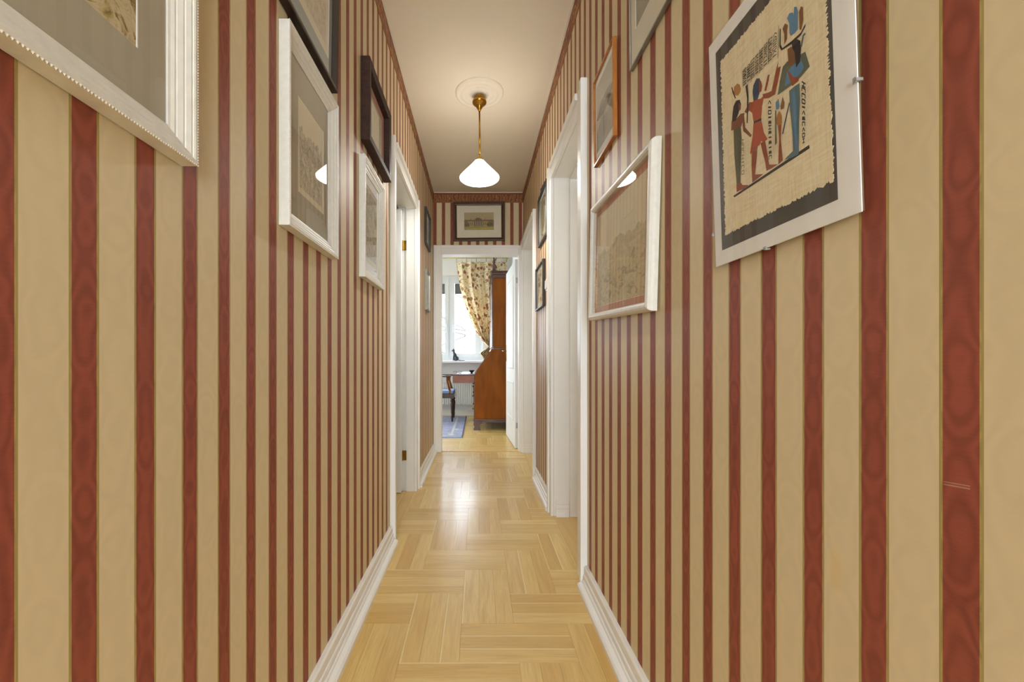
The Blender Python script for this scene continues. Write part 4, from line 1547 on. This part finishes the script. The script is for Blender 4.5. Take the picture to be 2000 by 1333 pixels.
# things on the flap
bm = bmesh.new()
lathe(bm, [(0, 0), (.016, 0), (.018, .004), (.010, .010), (.024, .022), (.034, .038), (.036, .050), (.032, .050), (.026, .034), (0, .024)], 20)
o = obj('bowl', bm, simple('black_metal', S(34, 32, 36), .35, .5, .1), smooth=True)
o.location = (-.092, 5.72, .7531)
tag(o, 'small black footed bowl on the open writing flap', 'bowl')
PAPERM = simple('white_paper', S(240, 240, 236), .8, var=.01)
for k, (x, y, rz, lab) in enumerate(((-.20, 5.86, .2, 'white sheet of paper on the writing flap, next to the black bowl'),
                                     (-.16, 6.18, -.15, 'white sheet of paper at the far end of the writing flap'))):
    bm = bmesh.new()
    box(bm, -.10, .10, -.14, .14, 0, .004 + .002 * k, .0008)
    o = obj('paper_stack', bm, PAPERM)
    o.location = (x + .015, y, .7531)
    o.rotation_euler = (0, 0, rz)
    tag(o, lab, 'paper', 'papers on the writing flap')
DKGL = simple('dark_lacquer', S(44, 40, 44), .3, .1, .1)
sp_ = empty('spectacles', (-.285, 5.66, .7531))
tag(sp_, 'dark folded spectacles near the edge of the writing flap', 'spectacles')
bm = bmesh.new()
for x in (-.031, .031):
    ring = [(x + .025 * math.cos(2 * PI * k / 16), .0, .020 + .018 * math.sin(2 * PI * k / 16)) for k in range(17)]
    tube(bm, ring, .0022, 6)
tube(bm, [(-.008, 0, .026), (0, 0, .031), (.008, 0, .026)], .002, 6)
obj('rims', bm, DKGL, sp_, local=True, smooth=True)
for s in (-1, 1):
    bm = bmesh.new()
    tube(bm, [(s * .056, 0, .028), (s * .056, .02 + .004 * s, .026), (-s * .04, .03 + .006 * s, .008), (-s * .05, .03 + .006 * s, .003)], .0022, 6)
    obj('temple_arm', bm, DKGL, sp_, local=True, smooth=True)

# ---------------------------------------------------------------- armchair
CY0, CY1 = 6.18, 6.66
CXF, CXB = -.365, -.86
ch = empty('armchair', ((CXF + CXB) / 2, (CY0 + CY1) / 2, 0))
tag(ch, 'dark wooden armchair with blue seat and turned legs, facing the bureau', 'chair')
LEG = [(.0, 0), (.010, 0), (.014, .03), (.017, .085), (.012, .092), (.019, .102), (.013, .112), (.018, .125), (.021, .20), (.026, .245), (.024, .275), (.012, .292),
       (.022, .302), (.026, .318), (.020, .334), (.014, .342), (.026, .348), (.028, .352), (0, .352)]
for x in (CXF - .028, CXB + .03):
    for y in (CY0 + .03, CY1 - .03):
        bm = bmesh.new()
        lathe(bm, LEG, 18, (x, y, .0085))
        box(bm, x - .027, x + .027, y - .027, y + .027, .3606, .42, .003)
        obj('leg', bm, WALD, ch, smooth=False)
bm = bmesh.new()
box(bm, CXB + .02, CXF - .001, CY0 + .001, CY0 + .028, .365, .43, .004)
box(bm, CXB + .02, CXF - .001, CY1 - .028, CY1 - .001, .365, .43, .004)
box(bm, CXF - .028, CXF, CY0 + .03, CY1 - .03, .365, .43, .004)
box(bm, CXB + .02, CXB + .048, CY0 + .03, CY1 - .03, .365, .43, .004)
obj('seat_frame', bm, WALD, ch)
BLUE = simple('blue_upholstery', S(150, 168, 200), .9, var=.12, scale=30, bmp=.1)
bm = bmesh.new()
box(bm, CXB + .022, CXF - .002, CY0 + .004, CY1 - .004, .431, .482, .018)
obj('seat_cushion', bm, BLUE, ch, smooth=True)
for y, s in ((CY0 + .02, 1), (CY1 - .02, -1)):
    bm = bmesh.new()
    tube(bm, [(CXF - .06, y, .42), (CXF - .065, y, .48), (CXF - .085, y, .56), (CXF - .10, y, .62), (CXF - .098, y, .685)], [.020, .018, .015, .016, .020], 10)
    obj('arm_support', bm, MAHO, ch, smooth=True)
    bm = bmesh.new()
    box(bm, CXB + .02, CXF - .045, y - .024, y + .024, .684, .708, .009)
    obj('armrest', bm, WALD, ch)
for y in (CY0 + .03, CY1 - .03):
    bm = bmesh.new()
    tube(bm, [(CXB + .03, y, .42), (CXB + .01, y, .70), (CXB - .06, y, 1.02)], [.020, .019, .016], 8)
    obj('back_post', bm, WALD, ch, smooth=True)
bm = bmesh.new()
box(bm, CXB - .075, CXB - .04, CY0 + .03, CY1 - .03, .96, 1.04, .01)
obj('top_rail', bm, WALD, ch)
bm = bmesh.new()
prism(bm, [(CXB + .012, .52), (CXB + .032, .52), (CXB - .03, .955), (CXB - .052, .955)], mapxz, (CY0 + CY1) / 2 - .07, (CY0 + CY1) / 2 + .07)
obj('back_splat', bm, WALD, ch)

# ---------------------------------------------------------------- rug with fringe
rg = empty('rug', (-.84, 5.87, 0))
tag(rg, 'blue-grey woven rug with white fringe under the armchair', 'rug')
me = bpy.data.meshes.new('pile')
rx0, rx1, ry0, ry1 = -1.49, -.19, 4.97, 6.80
bm = bmesh.new()
box(bm, rx0, rx1, ry0, ry1, .0005, .008)
uvl = bm.loops.layers.uv.new('UVMap')
for f in bm.faces:
    for lp in f.loops:
        lp[uvl].uv = (lp.vert.co.x - rx0, lp.vert.co.y - ry0)
obj('pile', bm, rug_mat(), rg)
bm = bmesh.new()
random.seed(3)
for k in range(170):
    x = rx0 + (rx1 - rx0) * (k + .5) / 170
    tube(bm, [(x, ry0 + .005, .004), (x + random.uniform(-.004, .004), ry0 - .03, .004), (x + random.uniform(-.008, .008), ry0 - random.uniform(.05, .065), .003)], [.0025, .0025, .0015], 4)
fo = obj('fringe', bm, simple('white_fringe', S(232, 228, 216), .9, var=.06), rg)
fo['kind'] = 'stuff'

# ---------------------------------------------------------------- radiator
rd = empty('radiator', (-.62, RY1 - .06, .19))
tag(rd, 'white ribbed panel radiator under the windowsill', 'radiator')
RADM = simple('radiator_enamel', S(240, 236, 224), .35, var=.01)
bm = bmesh.new()
xs = []
x = -1.25
prof = []
while x < -.085:
    prof += [(x, 0), (x + .008, -.010), (x + .026, -.010), (x + .034, 0)]
    x += .0345
lo = [bm.verts.new((px_, RY1 - .09 + py_, .20)) for px_, py_ in prof]
hi = [bm.verts.new((px_, RY1 - .09 + py_, .545)) for px_, py_ in prof]
for i in range(len(prof) - 1):
    bm.faces.new((lo[i], lo[i + 1], hi[i + 1], hi[i]))
obj('ribbed_front', bm, RADM, rd)
bm = bmesh.new()
box(bm, -1.26, -.075, RY1 - .089, RY1 - .03, .195, .548, .004)
obj('body', bm, RADM, rd)
obj('top_grille', newbox(-1.262, -.073, RY1 - .095, RY1 - .028, .5485, .558, .003), RADM, rd)
bm = bmesh.new()
tube(bm, [(-.075, RY1 - .06, .22), (-.05, RY1 - .06, .22), (-.045, RY1 - .06, .20), (-.045, RY1 - .06, .002)], .009, 10)
obj('pipe', bm, RADM, rd, smooth=True)
for x in (-1.1, -.25):
    obj('bracket', newbox(x - .02, x + .02, RY1 - .0295, RY1 - .0005, .25, .5), RADM, rd)

# ---------------------------------------------------------------- cat figurine on the sill
bm = bmesh.new()


def blob(c, r, rot=0):
    q = bmesh.ops.create_uvsphere(bm, u_segments=20, v_segments=14, radius=1.0)
    mx = Matrix.Translation(c) @ Matrix.Rotation(rot, 4, 'Y') @ Matrix.Diagonal((r[0], r[1], r[2], 1))
    bmesh.ops.transform(bm, matrix=mx, verts=q['verts'])


blob((.022, 0, .045), (.040, .038, .045))          # haunches
blob((.005, 0, .085), (.028, .027, .062), -.22)    # chest and back
blob((-.018, 0, .145), (.018, .017, .030), .1)     # neck
blob((-.026, 0, .176), (.025, .022, .022))         # head
blob((-.048, 0, .170), (.012, .012, .010))         # muzzle
for s in (-1, 1):
    lathe(bm, [(0, 0), (.009, 0), (.005, .014), (0, .027)], 8, (-.020, s * .012, .190))
    tube(bm, [(-.018, s * .013, .11), (-.026, s * .014, .06), (-.028, s * .014, .012), (-.042, s * .014, .006)], [.013, .010, .009, .008], 8)
    blob((.012, s * .028, .018), (.034, .014, .018))
tube(bm, [(.055, 0, .012), (.075, .006, .010), (.092, .02, .008), (.10, .03, .008)], [.010, .009, .008, .005], 8)
cat = obj('cat_figurine', bm, simple('dark_bronze', S(66, 66, 76), .4, .3, .15, 20))
rm = cat.modifiers.new('remesh', 'REMESH')
rm.mode = 'VOXEL'
rm.voxel_size = .004
rm.use_smooth_shade = True
cat.location = (-.385, RY1 - .10, WZ0 - .0035)
tag(cat, 'dark grey sitting cat figurine on the windowsill', 'figurine')
bm = bmesh.new()
lathe(bm, [(0, 0), (.030, 0), (.034, .004), (.032, .010), (.028, .008), (0, .006)], 20)
o = obj('dish', bm, DKGL, smooth=True)
o.location = (-.255, RY1 - .11, WZ0 - .0009)
tag(o, 'small flat dark dish beside the cat figurine', 'dish')

# ---------------------------------------------------------------- curtain, rod
CUR = curtain_mat()
ROD = simple('gilded_rod', S(206, 184, 110), .35, .5, .08, 40)
CY = RY1 - .262
RZ = 2.598
rod = empty('curtain_rod', (-.5, CY, RZ))
tag(rod, 'thin gold curtain rod above the window', 'curtain rod')
bm = bmesh.new()
tube(bm, [(-1.66, CY, RZ), (.50, CY, RZ)], .009, 12)
obj('rod', bm, ROD, rod, smooth=True)
for x in (-1.63, .47):
    bm = bmesh.new()
    tube(bm, [(x, CY, RZ - .010), (x, CY + .02, RZ - .022), (x, RY1 - .001, RZ - .022)], .006, 8)
    box(bm, x - .012, x + .012, RY1 - .006, RY1 - .0005, RZ - .05, RZ + .005)
    obj('bracket', bm, ROD, rod)
for x in (-1.66, .50):
    bm = bmesh.new()
    lathe(bm, [(0, -.018), (.013, -.014), (.018, 0), (.013, .014), (0, .018)], 14, (x, CY, RZ))
    obj('finial', bm, ROD, rod, smooth=True)


def lerp_tab(tab, z):
    for (z0, x0), (z1, x1) in zip(tab, tab[1:]):
        if z1 <= z <= z0:
            t = (z0 - z) / (z0 - z1)
            return x0 + (x1 - x0) * t
    return tab[-1][1]


LEFTE = [(2.545, -.362), (2.30, -.335), (2.12, -.300), (1.90, -.235), (1.69, -.165), (1.50, -.085), (1.367, -.015), (1.25, .075), (1.165, .155), (1.13, .150), (1.09, .07), (1.045, .01), (1.0, .06), (.92, .12), (.60, .14)]
RIGHTE = [(2.545, .465), (2.12, .455), (1.69, .42), (1.40, .345), (1.25, .265), (1.165, .215), (1.13, .21), (1.09, .24), (1.03, .29), (.90, .32), (.60, .33)]
NU, NV = 120, 90
CXM = -.565           # the pair hangs symmetrically about the window


def curtain(label, mirror, seed):
    fx = (lambda x: 2 * CXM - x) if mirror else (lambda x: x)
    bm = bmesh.new()
    uvl = bm.loops.layers.uv.new('UVMap')
    grid = []
    for j in range(NV + 1):
        z = 2.545 - (2.545 - .60) * j / NV
        xl, xr = lerp_tab(LEFTE, z), lerp_tab(RIGHTE, z)
        wd = max(.04, xr - xl)
        amp = .022 + .030 * (1 - min(1, wd / .83))
        row = []
        for i in range(NU + 1):
            u = i / NU
            ph = 2 * PI * (6.5 * u + .25 * math.sin(4 * u + z)) + seed
            y = CY + amp * math.sin(ph) + .012 * math.sin(2 * PI * 2.2 * u + 1.1)
            x = xl + (xr - xl) * u + .006 * math.sin(ph * 2)
            dip = -.012 * abs(math.sin(PI * u * 9)) if j == 0 else 0
            row.append(bm.verts.new((fx(x), y, z + dip)))
        grid.append(row)
    for j in range(NV):
        for i in range(NU):
            f = bm.faces.new((grid[j][i], grid[j][i + 1], grid[j + 1][i + 1], grid[j + 1][i]))
            for lp, (a, b_) in zip(f.loops, ((i, j), (i + 1, j), (i + 1, j + 1), (i, j + 1))):
                lp[uvl].uv = (a / NU * 1.15 + seed, b_ / NV * 1.95)
    cu = empty('curtain', (fx(.05), CY, .60))
    tag(cu, label, 'curtain', 'pair of curtains at the window')
    fab = obj('fabric', bm, CUR, cu, smooth=True)
    sol = fab.modifiers.new('solid', 'SOLIDIFY')
    sol.thickness = .0015
    for k in range(11):
        x = fx(-.35 + k * .08)
        bm = bmesh.new()
        pts = [(x, CY + .013 * math.cos(a), RZ + .013 * math.sin(a)) for a in [PI * 1.5 + 2 * PI * t / 14 for t in range(15)]]
        tube(bm, pts, .002, 6)
        box(bm, x - .008, x + .008, CY - .003, CY + .003, 2.53, RZ - .0105, .001)
        obj('hanging_tab', bm, CUR if k % 2 else ROD, cu)
    bm = bmesh.new()
    ring = [(fx(.185 + .040 * math.cos(2 * PI * k / 24)), CY + .055 * math.sin(2 * PI * k / 24), 1.147 - .02 * math.cos(2 * PI * k / 24)) for k in range(25)]
    tube(bm, ring, .009, 8)
    tube(bm, [(fx(.225), CY + .03, 1.130), (fx(.26), RY1 - .07, 1.15), (fx(.27), RY1 - .001, 1.17)], .007, 8)
    obj('tie_back', bm, CUR, cu, smooth=True)


curtain('cream floral curtain tied back between window and bureau', False, 0.0)
curtain('cream floral curtain tied back on the hidden far side of the window', True, 2.0)

# ---------------------------------------------------------------- bare tree outside
tr_ = empty('bare_tree', (-1.9, 11.5, -.6))
tag(tr_, 'bare winter tree with branches crossing outside the window', 'tree')
BARK = simple('grey_bark', S(76, 73, 71), .95, var=.1)
random.seed(21)
bm = bmesh.new()
tube(bm, [(-1.9, 11.5, -.6), (-1.85, 11.5, .6), (-1.95, 11.45, 1.8), (-1.9, 11.4, 3.2), (-2.0, 11.5, 4.6)], [.16, .13, .11, .09, .05], 10)
obj('trunk', bm, BARK, tr_, smooth=True)


def grow(bm, p, d, ln, r, depth):
    pts, rad = [p], [r]
    q = Vector(p)
    dd = Vector(d).normalized()
    n = 6
    for k in range(n):
        dd = (dd + Vector((random.uniform(-.18, .18), random.uniform(-.12, .12), random.uniform(-.16, .14)))).normalized()
        q = q + dd * ln / n
        pts.append(tuple(q))
        rad.append(r * (1 - .8 * (k + 1) / n))
    tube(bm, pts, rad, 5)
    if depth > 0:
        for k in (2, 3, 4, 5):
            s = 1 if random.random() < .5 else -1
            nd_ = (dd + Vector((random.uniform(-.3, .3), random.uniform(-.5, .5), s * random.uniform(.5, 1.0)))).normalized()
            grow(bm, pts[k], nd_, ln * .5, rad[k] * .7, depth - 1)


for z, dz in ((1.0, .35), (1.4, -.12), (1.8, .1), (2.1, -.35), (2.5, -.25), (2.9, .1), (3.3, -.5)):
    bm = bmesh.new()
    grow(bm, (-1.9, 11.45, z), (1, random.uniform(-.3, .2), dz), 3.2, .034, 2)
    obj('branch', bm, BARK, tr_)
